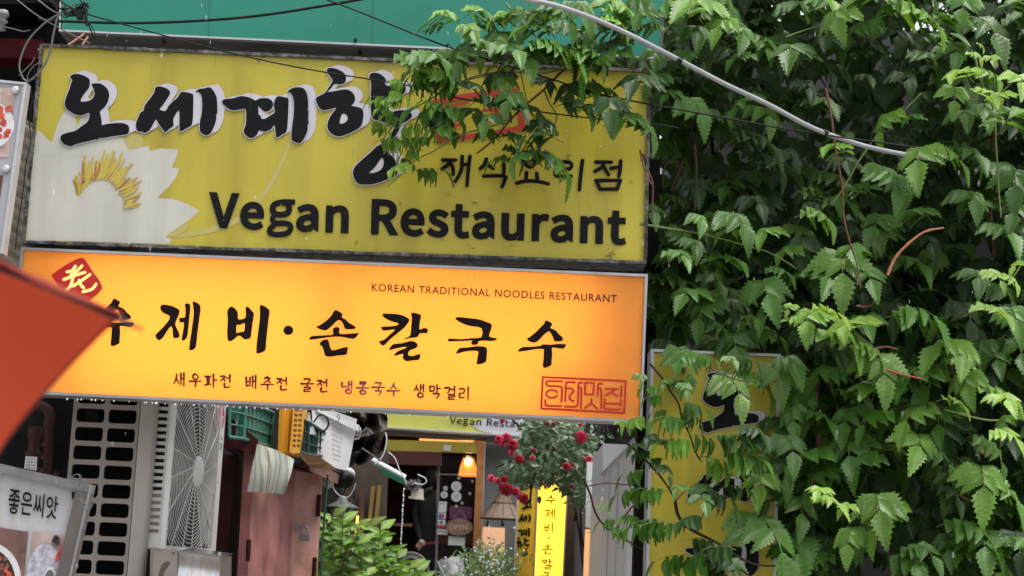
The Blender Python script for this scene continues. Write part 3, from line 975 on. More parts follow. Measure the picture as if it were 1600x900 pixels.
# red seal, lower right
D = lambda st: tr(830, 570, 8, st)
b = MB()
el = [(270 + 68 * math.cos(a * math.pi / 5) * (1 if abs(math.cos(a * math.pi / 5)) < .9 else 1.05), 365 + 46 * math.sin(a * math.pi / 5)) for a in range(11)]
el = [(258 + 72 * math.cos(a * math.pi / 6), 365 + 48 * math.sin(a * math.pi / 6)) for a in range(13)]
seal = [[(145, 155), (650, 178), (1180, 205)], [(1180, 205), (1172, 400), (1160, 605)], [(1160, 605), (650, 575), (125, 547)], [(125, 547), (135, 350), (145, 155)],
        [(385, 210), (215, 205), (188, 222), (192, 250), (225, 266), (350, 272), (382, 295), (378, 460)], el, [(178, 440), (178, 495), (200, 512), (375, 518)],
        [(545, 222), (460, 220), (435, 245), (425, 455)], [(440, 295), (505, 298), (527, 335), (500, 365), (480, 395), (487, 435), (528, 455)],
        [(640, 225), (605, 225), (590, 255), (586, 400), (578, 500), (545, 525), (420, 522)], [(600, 290), (625, 312), (620, 540)],
        [(675, 225), (785, 230)], [(785, 230), (775, 375)], [(775, 375), (672, 372)], [(672, 372), (675, 225)], [(752, 430), (745, 485), (670, 540)], [(755, 485), (822, 550)],
        [(885, 240), (845, 240), (836, 262), (830, 385)], [(845, 295), (876, 322), (874, 550)], [(925, 240), (1100, 248), (1126, 270), (1122, 405)], [(925, 300), (1085, 306)], [(1040, 312), (1000, 345), (925, 385)], [(1000, 345), (1080, 396)],
        [(918, 435), (914, 540), (935, 556), (1095, 562), (1114, 545), (1118, 440)], [(918, 485), (1114, 490)]]
for i, st in enumerate(seal):
    flat(b, [ribbon(D(st), [3.1, 3.1], 4)], planeY(YO, 0.002 + 0.0001 * i), 0)
b.build('seal_stamp', RED, t)
b = MB()
flat(b, [sm(B3((255, 72), (300, 68), (330, 100), (380, 180), (420, 230), (448, 290), (440, 320), (395, 365), (350, 400), (300, 450), (240, 430), (150, 330), (60, 215), (65, 190), (150, 130)), 2)], planeY(YO, 0.002), 0)
b.build('seal_stamp', RED, t)
b = MB()
for i, st in enumerate([[(175, 175), (215, 165), (240, 132)], [(292, 128), (255, 165), (205, 200)], [(315, 178), (245, 200), (150, 235)], [(225, 205), (200, 290), (150, 330)], [(355, 195), (300, 235), (225, 285)], [(270, 240), (285, 280), (305, 300)], [(402, 270), (370, 310), (300, 330)]]):
    flat(b, [ribbon(tr(70, 390, 5, st), [4.6, 5], 3)], planeY(YO, 0.0026 + 0.0001 * i), 0)
b.build('seal_letter', mat('orange_vinyl_glow', (0.85, 0.5, 0.15), 0.4, emit=(1, .62, .22), estr=.35), t)  # backlight through the letters put into emission
b = MB()
for i in range(40):
    x = rnd.uniform(60, 995)
    y = 390 + (x - 40) * .043 + (rnd.uniform(3, 12) if rnd.random() < .4 else rnd.uniform(195, 214))
    flat(b, [ribbon([(x, y), (x + rnd.uniform(-1.5, 1.5), y + rnd.uniform(-1, 1) + .4)], [rnd.uniform(.4, 1.1), .4], 2)], planeY(YO, .0022), 0)
b.build('dust_specks', bpy.data.materials['brown_specks'] if 'brown_specks' in bpy.data.materials else OB, t)['kind'] = 'stuff'
# water drops hanging under the frame
WATER = mat('water_drop', (0.92, 0.94, 0.96), 0.05, spec=1.0, coat=1.0)  # white body colour stands in for sky glints on the drops
b = MB()
for x in sorted([105, 121, 127, 143, 149, 160, 178, 202, 226, 229, 238, 243, 245, 258, 274, 283, 303, 311, 320, 331, 335, 341, 355, 365, 375, 385, 398, 409, 418, 433, 446, 458, 470, 498, 520, 548, 602, 640, 700, 770, 815, 860, 905]):
    y = 618 + (x - 90) * 0.046 + 4.0 + rnd.uniform(0, 1.5)
    b.ball(W(x, y, YO - .005), rnd.uniform(.0022, .0036), 7, 5, sc=(1, 1, 1.2))
o = b.build('water_drops', WATER, t)
o['kind'] = 'stuff'

# ------------------------------------------------------------------ green sign above
t = thing('green_sign', 'big plain teal green sign box above the yellow signboard with a thin white edge', 'sign', W(540, 20, 6.1))
b = MB()
b.slab([(101, -90), (1040, -50), (1030, 90), (96, 47)], 6.10, 0.02)
b.build('panel', GREEN, t)
b = MB()
b.slab([(97, -95), (1044, -55), (1034, 93), (92, 49.5)], 6.115, 0.26)
b.build('sign_box', mat('grey_brown_sheet_metal', (0.20, 0.19, 0.175), 0.6, var=0.15, vscale=5, dirt=(0.05, 0.04, 0.03), dirt_amt=0.7, dscale=4), t)
for q in ([(92, 46), (1034, 89.5), (1034, 92.5), (92, 48.7)], [(96, -95), (98.2, -95), (94, 46), (92, 46)]):
    b = MB()
    b.slab(q, 6.095, 0.03)
    b.build('frame_bar', ALUL, t)
for (x, y) in [(555, 62), (561, 79), (255, 62), (700, 70)]:
    b = MB()
    b.tube([W(x, y, 6.08), W(x + 2, y + 5, 6.2)], .006, 6)
    b.build('bolt', BLACKC, t)
for x in (330, 585, 845):
    b = MB()
    b.slab([(x, -80), (x + 1.3, -80), (x - 3, 57 + (x - 330) * .043), (x - 4.3, 57 + (x - 330) * .043)], 6.098, .004)
    b.build('panel_seam', mat('dark_green_seam', (.006, .16, .11), .5) if 'dark_green_seam' not in bpy.data.materials else bpy.data.materials['dark_green_seam'], t)
# bare copper pipes and scraps in the gap at the left end
t = thing('copper_pipe', 'short bare copper pipes sticking up behind the top left corner of the yellow signboard', 'pipe', W(125, 60, 6.3))
b = MB()
b.tube([W(106, 71, 6.06), W(132, 53, 6.06)], .0045, 8)
b.build('pipe_arm', mat('salmon_copper', (0.75, 0.36, 0.24), 0.4, metal=.3), t)
b = MB()
b.tube([W(129, 70, 6.06), W(132, 65, 6.06), (W(138, 57, 6.06))], .0045, 8)
b.build('pipe_arm', bpy.data.materials['salmon_copper'], t)


# ------------------------------------------------------------------ cables
def cable(pts, r, Y, label, mt=BLACKC, name='cable', group=None, Y2=None, k=5):
    n = len(pts)
    P = [W(x, y, Y if Y2 is None else Y + (Y2 - Y) * i / (n - 1)) for i, (x, y) in enumerate(pts)]
    b = MB()
    b.tube(crom(P, k), r, 6)
    o = b.build(name, mt)
    return tag(o, label, 'cable', group)


cable([(760, -18), (820, -2), (880, 12), (960, 43), (1050, 88), (1130, 130), (1200, 163), (1270, 200), (1340, 225), (1400, 239), (1470, 250)], .0088, 5.35, 'thick pale grey cable sagging from the top centre into the leaves', GREYC, Y2=5.9)
for (x, y, Y_) in ((1062, 95, 5.53), (1290, 207, 5.75)):
    b = MB()
    b.tube([W(x - 4, y - 1.6, Y_), W(x + 4, y + 1.8, Y_)], .0105, 8)
    b.build('cable_tie', BLACKC, bpy.data.objects['cable'])
cable([(60, 30), (92, 33), (200, 36), (300, 33), (400, 25), (500, 10), (600, -8), (700, -30)], .0052, 5.95, 'thick black cable crossing low over the green sign')
cable([(128, 20), (200, 40), (350, 80), (480, 108), (640, 134), (700, 150), (800, 168), (900, 182), (1020, 194), (1060, 200)], .0026, 5.8, 'thin black wire running across the yellow signboard and its brush lettering')
cable([(480, -12), (560, 18), (680, 66), (760, 92), (850, 120), (950, 150), (1100, 178), (1250, 205), (1430, 230)], .0030, 5.75, 'black wire slanting from the green sign down through the leaves')
cable([(118, -12), (128, 4), (137, 18)], .003, 5.8, 'short black wire rising from the wire bundle beside the green sign')
wb = mat('grey_glinting_wire', (0.12, 0.12, 0.12), 0.3)
for i, (pts, r, lab, mt) in enumerate([
    ([(20, -6), (55, 22), (95, 45), (140, 68)], .0022, 'thin grey wire from the top left corner to the signboard edge', wb),
    ([(52, -6), (75, 12), (90, 20), (104, 16), (118, 4)], .0028, 'slack wire looping into the black wire bundle', wb),
    ([(70, -6), (92, 12), (110, 22), (125, 26)], .003, 'upper of the black wires entering the bundle', BLACKC),
    ([(84, -6), (104, 8), (120, 16)], .0034, 'middle of the black wires entering the bundle', BLACKC),
    ([(92, 22), (70, 36), (48, 58), (36, 80), (30, 104), (36, 122), (42, 127)], .0034, 'outer black wire loop hanging left of the yellow signboard', wb),
    ([(108, 12), (92, 24), (86, 42), (82, 62), (78, 82), (68, 104), (52, 122), (40, 128)], .0038, 'inner black wire loop hanging over the signboard corner', wb),
    ([(134, 24), (138, 36), (143, 50), (150, 66)], .003, 'black wire dropping from the bundle to the sign top', BLACKC),
    ([(134, 30), (145, 44), (149, 58), (148, 68)], .0024, 'second black wire dropping from the bundle to the sign top', BLACKC),
    ([(8, 42), (24, 46), (36, 49), (47, 47)], .002, 'short pale wire sagging in front of the dark eave', wb),
    ([(42, 128), (44, 116), (52, 104), (62, 97)], .0018, 'thin stray wire curling up beside the signboard edge', wb),
    ([(30, 118), (38, 110), (50, 98), (54, 90)], .0018, 'stray wire end behind the hanging loops', wb),
    ([(44, 130), (50, 150), (46, 190), (48, 220), (40, 260), (36, 300), (28, 350), (24, 390)], .002, 'thin black wire hanging down along the left edge of the signs', BLACKC),
    ([(52, 100), (56, 130), (52, 160), (55, 190)], .0016, 'kinked black wire beside the yellow signboard edge', BLACKC),
]):
    cable(pts, r, 5.85 - .006 * i, lab, mt)
t = thing('wire_bundle', 'knotted bundle of black wires and a splice at the corner of the green sign', 'cable', W(125, 20, 5.8))
b = MB()
for i in range(16):
    c = [W(100 + 36 * j / 5 + rnd.gauss(0, 3), 16 + rnd.gauss(0, 4) + 6 * math.sin(j), 5.78 + rnd.gauss(0, .01)) for j in range(6)]
    b.tube(crom(c, 3), .0022, 5)
b.build('tangled_wire', BLACKC, t)['kind'] = 'stuff'
b = MB()
b.slab([(117, 15), (127, 13), (129, 27), (119, 28)], 5.76, .03)
b.build('splice_box', BLACKC, t)
b = MB()
b.tube([W(131, 10, 5.77), W(134, 22, 5.77), W(136, 40, 5.77)], .006, 6)
b.build('clamp', BLACKC, t)
t = thing('ceramic_insulator', 'chipped white insulator with wire stubs in the dark top left corner', 'insulator', W(5, 32, 6.2))
b = MB()
b.lathe([(.0, -.045), (.016, -.04), (.012, -.015), (.022, -.005), (.012, .01), (.024, .02), (.018, .04), (0, .045)], W(4, 32, 6.2), 12)
b.build('insulator_body', mat('chalky_ceramic', (0.20, 0.19, 0.18), .5, var=.4, vscale=30), t)

# ------------------------------------------------------------------ corrugated sheet and food poster, far left
t = thing('corrugated_sheet', 'beige corrugated sheet standing behind the left edge of the yellow signboard', 'roofing sheet', W(40, 300, 6.4))
b = MB()
rows = 60
v = []
for i in range(rows + 1):
    u = i / rows
    y = 175 + u * 300
    d = .018 * math.sin(u * math.pi * 2 * 15)
    v.append(W(-30, y - 35, 6.36) + Vector((0, d, 0)))
    v.append(W(62, y + 25, 6.42) + Vector((0, d, 0)))
b.add(v, [(2 * i, 2 * i + 1, 2 * i + 3, 2 * i + 2) for i in range(rows)], 0, True)
b.add([p + Vector((0, .003, 0)) for p in v], [(2 * i + 2, 2 * i + 3, 2 * i + 1, 2 * i) for i in range(rows)], 0, True)
b.build('corrugated_metal', mat('beige_corrugated_metal', (0.42, 0.36, 0.28), 0.5, var=.15, vscale=10, dirt=(.1, .07, .04), dirt_amt=.6, dscale=10), t)

t = thing('food_poster_panel', 'pale panel of food photographs fixed with round steel studs at the left edge', 'poster', W(0, 250, 5.6))
b = MB()
b.slab([(-90, 118), (41, 132), (4, 392), (-90, 392)], 5.60, .04)
b.build('panel', mat('lilac_grey_plastic', (0.34, 0.34, 0.38), 0.35, var=.05), t)
b = MB()
b.slab([(37, 131.5), (41.5, 132), (4.5, 396), (0, 396)], 5.594, .05)
b.slab([(-90, 115), (42, 129), (41.5, 132.5), (-90, 118.5)], 5.593, .05)
b.build('metal_edge', ALUL, t)


def photo(quad, Y, seed, parent, cols, lay=.002, bgc=(0.3, 0.22, 0.2), name='food_photo', plate=True):
    r = random.Random(seed)
    b = MB()
    P = [W(x, y, Y) + Vector((0, -lay, 0)) for x, y in quad]
    b.add(P, [(0, 3, 2, 1)])
    o = b.build(name, mat('photo_print_%d' % seed, bgc, .35, var=.5, vscale=18, dirt=(bgc[0] * .25, bgc[1] * .2, bgc[2] * .2), dirt_amt=.8, dscale=9), parent)
    qm = quadmap(quad)
    return o, qm


def disc(b, qm, u, v, ru, rv, Y, lay, mi=0, jag=0.0, seed=0, n=22):
    r = random.Random(seed)
    lp = []
    for i in range(n):
        a = 2 * math.pi * i / n
        k = 1 + jag * r.uniform(-1, 1)
        p = qm(u + ru * k * math.cos(a), v + rv * k * math.sin(a))
        lp.append((p.x, p.y))
    flat(b, [lp], planeY(Y, lay), 0, mi)


REDF = mat('red_food_print', (0.45, 0.06, 0.03), .4, var=.5, vscale=40)
BRNF = mat('brown_food_print', (0.20, 0.07, 0.04), .4, var=.6, vscale=60)
PLATE = mat('white_plate_print', (0.62, 0.60, 0.62), .4, var=.08, vscale=20)
DKF = mat('dark_food_print', (0.03, 0.015, 0.015), .4, var=.6, vscale=50)
o, qm = photo([(-90, 128), (24, 139), (14, 246), (-90, 246)], 5.6, 1, t, None, bgc=(0.45, 0.33, 0.28))
b = MB(); disc(b, qm, .62, .45, .42, .36, 5.6, .003, n=30); b.build('plate_print', PLATE, o)
b = MB()
for i in range(14):
    disc(b, qm, .86 + rnd.uniform(-.12, .1), .5 + rnd.uniform(-.25, .28), .05, .05, 5.6, .0035 + i * .0001, 0, .4, i, 9)
b.build('shrimp_print', REDF, o)
o, qm = photo([(-90, 272), (5, 274), (-4, 345), (-90, 345)], 5.6, 2, t, None, bgc=(0.16, 0.05, 0.03))
b = MB()
for i in range(8):
    disc(b, qm, .86 + rnd.uniform(-.1, .1), .5 + rnd.uniform(-.4, .3), .06, .06, 5.6, .0035 + i * .0001, 0, .4, i, 9)
b.build('stew_print', REDF, o)
for (x, y) in [(25, 142), (10, 265)]:
    b = MB()
    c = W(x, y, 5.6)
    b.lathe([(.0135, 0), (.0135, .012), (.0115, .015), (.006, .0155), (.0, .015)], c + Vector((0, -.002, 0)), 20, ax=(0, -1, 0))
    b.build('steel_stud', mat('brushed_steel_stud', (0.6, 0.6, 0.6), .25, metal=.9) if 'brushed_steel_stud' not in bpy.data.materials else bpy.data.materials['brushed_steel_stud'], t)

# ------------------------------------------------------------------ stall sign lower left
YC = 4.6
t = thing('stall_sign', 'tilted aluminium framed stall sign with black Korean lettering over two food photos', 'sign', W(60, 820, YC))
ax, ay = Vector((123, 28)).normalized(), Vector((-33, 143)).normalized()
O0 = Vector((143, 757))


def cs(u, v):  # u px right along the top from the right corner (negative = left), v px down
    p = O0 + ax * u + ay * v
    return (p.x, p.y)


b = MB()
b.slab([cs(-190, 6), cs(-2, 6), cs(-2, 230), cs(-190, 230)], YC + .01, .06)
b.build('panel', mat('stained_white_sheet', (0.46, 0.46, 0.48), 0.35, var=.04, dirt=(0.42, 0.28, 0.12), dirt_amt=.35, dscale=5, streak=True), t)
COV_ = mat('shaded_brown_frame_side', (0.11, 0.095, 0.085), .5, var=.12, vscale=10)  # darker copy of the frame metal, the side's shade put into its colour
for q in ([cs(-190, 0), cs(0, 0), cs(0, 13), cs(-190, 13)], [cs(-22, 13.5), cs(0, 13.5), cs(0, 230), cs(-22, 230)]):
    b = MB()
    b.slab(q, YC - .012, .05)
    b.build('frame_bar', COV_ if q[0] == cs(-22, 13.5) else mat('brushed_grey_aluminium', (0.25, 0.25, 0.245), .35, metal=.5, var=.15, vscale=20) if 'brushed_grey_aluminium' not in bpy.data.materials else bpy.data.materials['brushed_grey_aluminium'], t)
b = MB()
b.slab([cs(-2.5, .5), cs(.5, .5), cs(.5, 230), cs(-2.5, 230)], YC - .015, .01)
b.build('corner_trim', ALU, t)
fit_text('좋은씨앗', [(14, 762), (91, 776), (88, 812), (11, 802)], planeY(YC, -.004), BLACKV, t, off=0.012)
o, qm = photo([(-80, 812), (45, 831), (38, 905), (-80, 905)], YC - .006 + .016, 3, t, None, lay=.004, bgc=(0.22, 0.12, 0.10))
b = MB(); disc(b, qm, .55, -.1, .42, .8, YC + .01, .006, n=30); b.build('plate_print', PLATE, o)
b = MB(); disc(b, qm, .53, -.15, .37, .74, YC + .01, .007, n=30); b.build('stew_print', DKF, o)
for mt, s0 in ((REDF, 50), (BRNF, 90)):
    b = MB()
    for i in range(42):
        a, r_ = rnd.random() * 6.28, math.sqrt(rnd.random())
        disc(b, qm, .53 + .34 * r_ * math.cos(a), -.1 + .66 * r_ * math.sin(a), .025, .05, YC + .01, .0078 + i * .00008 + (0 if mt is REDF else .00004), 0, .5, s0 + i, 7)
    b.build('seed_print', mt, o)
o, qm = photo([(52, 830), (108, 838), (98, 905), (45, 905)], YC + .01, 4, t, None, lay=.004, bgc=(0.42, 0.32, 0.30))
b = MB(); disc(b, qm, .42, .15, .48, .62, YC + .01, .006, n=30); b.build('plate_print', mat('lilac_rice_print', (.42, .40, .46), .4, var=.35, vscale=90), o)
b = MB(); disc(b, qm, .62, .05, .17, .22, YC + .01, .0076); b.build('bowl_rim_print', PLATE, o)
b = MB(); disc(b, qm, .62, .04, .13, .17, YC + .01, .0082); b.build('bowl_print', mat('grey_powder_print', (.12, .12, .13), .5), o)
b = MB()
for i in range(16):
    disc(b, qm, .82 + rnd.uniform(-.1, .1), .55 + rnd.uniform(-.14, .16), .035, .04, YC + .01, .0084 + i * .0001, 0, .5, i, 7)
b.build('seed_print', REDF, o)
b = MB(); disc(b, qm, .68, .86, .09, .1, YC + .01, .0084, 0, .4, 5, 9); b.build('seed_print', DKF, o)
b = MB()
flat(b, [[(112, 768), (121, 770), (119, 781), (112, 779)]], planeY(YC, .0), .001)
b.build('fastener', BLACKC, t)
b = MB()
for i, st in enumerate([[(111, 755), (113, 745), (121, 741), (127, 746), (125, 760), (128, 790), (140, 796), (150, 778), (154, 773)], [(124, 742), (126, 770), (125, 762)], [(118, 752), (126, 748), (134, 752), (122, 757)], [(122, 778), (130, 784), (140, 794), (143, 786)]]):
    b.tube(crom([W(x, y, YC - .03) for x, y in st], 4), .0012, 5)
b.build('binding_wire', wb, t)

# pipes behind the stall sign
t = thing('drain_pipe', 'dusty red brown jointed pipe rising behind the umbrella and stall sign', 'pipe', W(55, 700, 6.9))
BR = mat('red_brown_pipe', (0.045, 0.016, 0.014), .6, spec=.2, var=.2, vscale=15)
b = MB()
c = [W(66, 900, 6.9), W(74, 760, 6.9), W(77, 655, 6.9)]
b.tube(c, .016 * 1.2, 12)
b.build('pipe_run', BR, t)
b = MB()
b.tube(crom([W(77, 662, 6.9), W(78, 648, 6.9), W(72, 638, 6.9), W(60, 634, 6.9)], 4), .023, 12)
b.build('elbow', BR, t)
for y in (664, 695, 715, 735):
    b = MB()
    x = 77 - (y - 655) * .085
    b.tube([W(x, y - 4, 6.9), W(x, y + 3, 6.9)], .0235, 12)
    b.build('collar', BR, t)
t = thing('gas_regulator', 'stacked red brown fittings with a torn white Korean label above the stall sign', 'pipe fitting', W(48, 720, 6.6))
b = MB()
b.lathe([(.0, -.5), (.02, -.5), (.02, -.10), (.034, -.10), (.034, -.07), (.024, -.065), (.024, -.03), (.032, -.03), (.032, 0), (.022, .005), (.022, .05), (.03, .055), (.03, .10), (0, .10)], W(52, 706, 6.7), 14)
b.build('valve_body', BR, t)
b = MB()
b.tube([W(88, 760, 6.7), W(88, 737, 6.7)], .012, 8)
b.build('cap', BR, t)
b = MB()
lp = [(40, 713), (58, 714), (57, 735), (38, 732)]
flat(b, [lp], planeY(6.55, 0), .001)
lab = b.build('paper_label', WHITE, t)
for i, s_ in enumerate(['회 AI가', '영업용 어', '010-41', '대한 173']):
    y = 715 + i * 4.9
    fit_text(s_, [(42 - i * .4, y), (56 - i * .3, y + .7), (56 - i * .3, y + 4.2), (42 - i * .4, y + 3.5)], planeY(6.55, .002), BLACKV, lab)

# ------------------------------------------------------------------ red umbrella
A_ = W(190, 490, 1.30)
B_ = W(-60, 880, 1.62)
C0 = W(-902, 797, 1.27)
E1 = A_ - C0
E2 = (B_ - C0) * math.sqrt(2) - E1
nrm = E1.cross(E2).normalized()
if nrm.z < 0:
    nrm = -nrm
apex = C0 + nrm * 0.25
t = thing('umbrella', 'open orange red umbrella with dark ribs reaching in from the left', 'umbrella', tuple(C0))
UMB = mat('orange_red_canopy', (0.34, 0.04, 0.014), .55, var=.08, vscale=14, bump=.25, bscale=260, trans=.45, tcol=(.50, .062, .02))
UMR = mat('dark_umbrella_rib', (0.03, 0.022, 0.03), .35, metal=.3)
tips = [C0 + E1 * math.cos(k * math.pi / 4) + E2 * math.sin(k * math.pi / 4) for k in range(8)]


def ribp(k, s):
    p = C0.lerp(tips[k % 8], s)
    return p + (apex - C0) * (1 - s ** 2.2)


for k in range(8):
    b = MB()
    nS, nT = 14, 12
    v = []
    for i in range(nS + 1):
        s = i / nS
        for j in range(nT + 1):
            u = j / nT
            p = ribp(k, s).lerp(ribp(k + 1, s), u)
            sag = 4 * u * (1 - u)
            p = p + (C0 - p) * (.075 * sag * s * s) + nrm * (-.004 * sag * s)
            v.append(p)
    f = [(i * (nT + 1) + j, i * (nT + 1) + j + 1, (i + 1) * (nT + 1) + j + 1, (i + 1) * (nT + 1) + j) for i in range(nS) for j in range(nT)]
    b.add(v, f, 0, True)
    b.build('canopy_panel', UMB, t)
    b = MB()
    hem = v[-(nT + 1):]
    b.tube(hem, .0012, 5)
    b.build('hem', mat('dark_red_hem', (0.25, 0.02, 0.01), .6) if 'dark_red_hem' not in bpy.data.materials else bpy.data.materials['dark_red_hem'], t)
    b = MB()
    rp = [ribp(k, s / 10) - nrm * .007 for s in range(11)]
    ext = rp[-1] + (rp[-1] - rp[-2]).normalized() * .017
    b.tube(rp + [ext], [.0028] * 10 + [.0024, .0010], 6)
    rb = b.build('rib', UMR, t)
    b = MB()
    b.ball(ext, .0018, 8, 5)
    b.build('rib_tip', UMR, rb)
b = MB()
b.tube([apex, C0 + (C0 - apex) * 2.2], .005, 8)
b.build('shaft', UMR, t)

# ------------------------------------------------------------------ air conditioner and its slotted cover
COV = mat('taupe_painted_metal', (0.25, 0.215, 0.19), .45, var=.06, vscale=6, dirt=(.12, .09, .07), dirt_amt=.35, dscale=5)
ACW = mat('pale_warm_grey_plastic', (0.82, 0.80, 0.76), .4, var=.05, vscale=6, dirt=(.2, .16, .12), dirt_amt=.3, dscale=4)
YA = 6.30
t = thing('slotted_cover', 'taupe metal cover panel with rows of rounded rectangular holes beside the air conditioner', 'metal cover', W(160, 900, YA))
# local frame: x = world x, z = world z
pA = W(237, 700, YA)
xr = pA.x - .012
xl = W(115, 632, YA).x
z0, z1 = 1.22, W(150, 600, YA).z
hz = .0705
cols = [(W(133, 640, YA).x - .0, .107), (W(133, 640, YA).x + .122, .107)]
colx = [xl + .014, xl + .014 + .121]
b = MB()
hw, hh, rr = .106, .052, .012


def rrect(x0, z0_, x1_, z1_, r, n=3):
    P = []
    for (cx, cz, a0) in ((x1_ - r, z1_ - r, 0), (x0 + r, z1_ - r, 90), (x0 + r, z0_ + r, 180), (x1_ - r, z0_ + r, 270)):
        for i in range(n + 1):
            a = math.radians(a0 + 90 * i / n)
            P.append((cx + r * math.cos(a), cz + r * math.sin(a)))
    return P


zt = W(200, 640, YA).z
holes = []
k = -1
while True:
    zc = zt - .002 - hz * k
    if zc < 1.30:
        break
    for c_ in colx:
        holes.append(rrect(c_, zc - hh, c_ + hw, zc, rr))
    k += 1
outer = [(xl, z0), (xl + .252, z0), (xl + .252, zt + .16), (xl, zt + .16)]
mpA = lambda x, z: Vector((x, YA, z))
flat(b, [outer] + holes, mpA, .012)
b.build('slotted_plate', COV, t)
b = MB()
b.box((xl + .002, YA + .05, z0), (xl + .250, YA + .055, zt + .16))
b.build('dark_void_sheet', mat('painted_void_black', (.004, .0035, .003), .8, spec=.05), t)  # black sheet added to paint the dark void behind the holes
b = MB()
xs_ = xl + .252
prof = [(xs_ + .003, 0), (xs_ + .042, -.004), (xs_ + .056, .004), (xs_ + .062, .02), (xs_ + .062, .05)]
v = []
for (x, y) in prof:
    v += [Vector((x, YA + y, z0)), Vector((x, YA + y, zt + .16))]
b.add(v, [(2 * i, 2 * i + 2, 2 * i + 3, 2 * i + 1) for i in range(4)], 0, True)
b.build('edge_strip', mat('warm_grey_edge_strip', (0.36, 0.33, 0.30), .35, var=.05, vscale=6), t)
xe = xs_ + .064
# AC body: a narrow louvred end wall towards the lane, the fan side turned to the alley
PN = W(260, 735, 6.37)
AD = Vector((.115, .993, 0)).normalized()
AN = Vector((AD.y, -AD.x, 0))


def AF(s, z, o=0.0):
    p = Vector((PN.x, PN.y, 0)) + AD * s + AN * o
    return Vector((p.x, p.y, z))


def a_s(px, py):  # distance along the fan side seen at this pixel
    d = ray(px, py)
    n0 = Vector((PN.x, PN.y, 0)) - CAM
    k_ = (n0.x * AN.x + n0.y * AN.y) / (d.x * AN.x + d.y * AN.y)
    p = CAM + d * k_
    return ((p - PN).x * AD.x + (p - PN).y * AD.y, p.z)


ac = thing('air_conditioner', 'pale outdoor air conditioner unit with a round fan grille and red round logo', 'air conditioner', (-1.5, 6.8, 1.2))
hs_, hz_ = a_s(298, 736)
zb = a_s(280, 858)[1]
SF = a_s(346, 735)[0]
ztop = 2.75
b = MB()
P8 = [AF(0, ztop), AF(SF, ztop), AF(SF, zb), AF(0, zb)]
b.hexa(P8 + [p - AN * .36 for p in P8])
b.build('casing', ACW, ac)
RG = .30
for i in range(31):
    z = 2.40 - i * .0265
    if z < 1.60:
        break
    q = MB()
    v = [AF(-.003, z + .0125, -.012), AF(-.003, z + .0125, -.048), AF(-.003, z, -.048), AF(-.003, z, -.012)]
    q.hexa(v + [p + AD * .006 for p in v])
    q.build('louvre', BLACKC if i < 25 else COV, ac)
b = MB()
v = [AF(hs_ - RG - .004, hz_ + .8, .002), AF(hs_ + RG + .004, hz_ + .8, .002), AF(hs_ + RG + .004, hz_ - RG, .002), AF(hs_ - RG - .004, hz_ - RG, .002)]
b.add(v, [(0, 3, 2, 1)])
b.build('fan_shade_sheet', mat('painted_fan_shade', (0.03, 0.027, 0.024), .6), ac)  # flat dark sheet painting the shade inside the fan housing
b = MB()
for i in range(3, 29):
    r_ = RG * i / 20
    n_ = 56
    ring = []
    for a in range(n_ + 1):
        y_, z_ = r_ * math.cos(a * 2 * math.pi / n_), r_ * math.sin(a * 2 * math.pi / n_)
        ok = abs(y_) <= RG and z_ > -RG
        if ok:
            ring.append(AF(hs_ + y_, hz_ + z_, .012 + .016 * max(0, 1 - (r_ / RG) ** 2)))
        elif len(ring) > 1:
            b.tube(ring, .0017, 4, cap=False)
            ring = []
        else:
            ring = []
    if len(ring) > 1:
        b.tube(ring, .0017, 4, cap=False)
GR = mat('light_grille_plastic', (0.86, 0.84, 0.80), .35)
b.build('fan_grille', GR, ac)['kind'] = 'stuff'
b = MB()
for i in range(16):
    a = 2 * math.pi * i / 16 + .1
    a2 = a + .45
    m_ = max(abs(math.cos(a2)), abs(math.sin(a2)))
    rr_ = RG / m_ if math.sin(a2) < .7 else RG / max(abs(math.cos(a2)), .38)
    b.tube([AF(hs_ + .055 * math.cos(a), hz_ + .055 * math.sin(a), .029), AF(hs_ + rr_ * math.cos(a2), hz_ + rr_ * math.sin(a2), .012)], .0022, 5)
b.build('grille_spoke', GR, ac)['kind'] = 'stuff'
b = MB()
b.lathe([(0, .012), (.05, .010), (.06, .004), (.062, -.004)], AF(hs_, hz_, .030), 24, ax=AN)
b.build('hub_cap', mat('white_hub_plastic', (0.85, 0.83, 0.8), .4), ac)
for (s0, z0_, s1_, z1_) in ((hs_ - RG - .016, hz_ - RG - .018, hs_ + RG + .016, hz_ - RG), (hs_ - RG - .016, hz_ - RG, hs_ - RG, ztop), (hs_ + RG, hz_ - RG, hs_ + RG + .016, ztop)):
    b = MB()
    v = [AF(s0, z1_, .020), AF(s1_, z1_, .020), AF(s1_, z0_, .020), AF(s0, z0_, .020)]
    b.hexa(v + [p - AN * .019 for p in v])
    b.build('grille_frame', GR, ac)
b = MB()
for i in range(5):
    a = i * 2 * math.pi / 5
    P_ = [AF(hs_ + r_ * math.cos(a + da), hz_ + r_ * math.sin(a + da), .004 + .003 * (da > .4)) for (r_, da) in ((.05, 0), (RG * .92, .35), (RG * .92, .95), (.05, .5))]
    b.add(P_, [(0, 1, 2, 3)])
b.build('fan_blade', mat('grey_fan_blade', (.11, .10, .09), .4), ac)['kind'] = 'stuff'
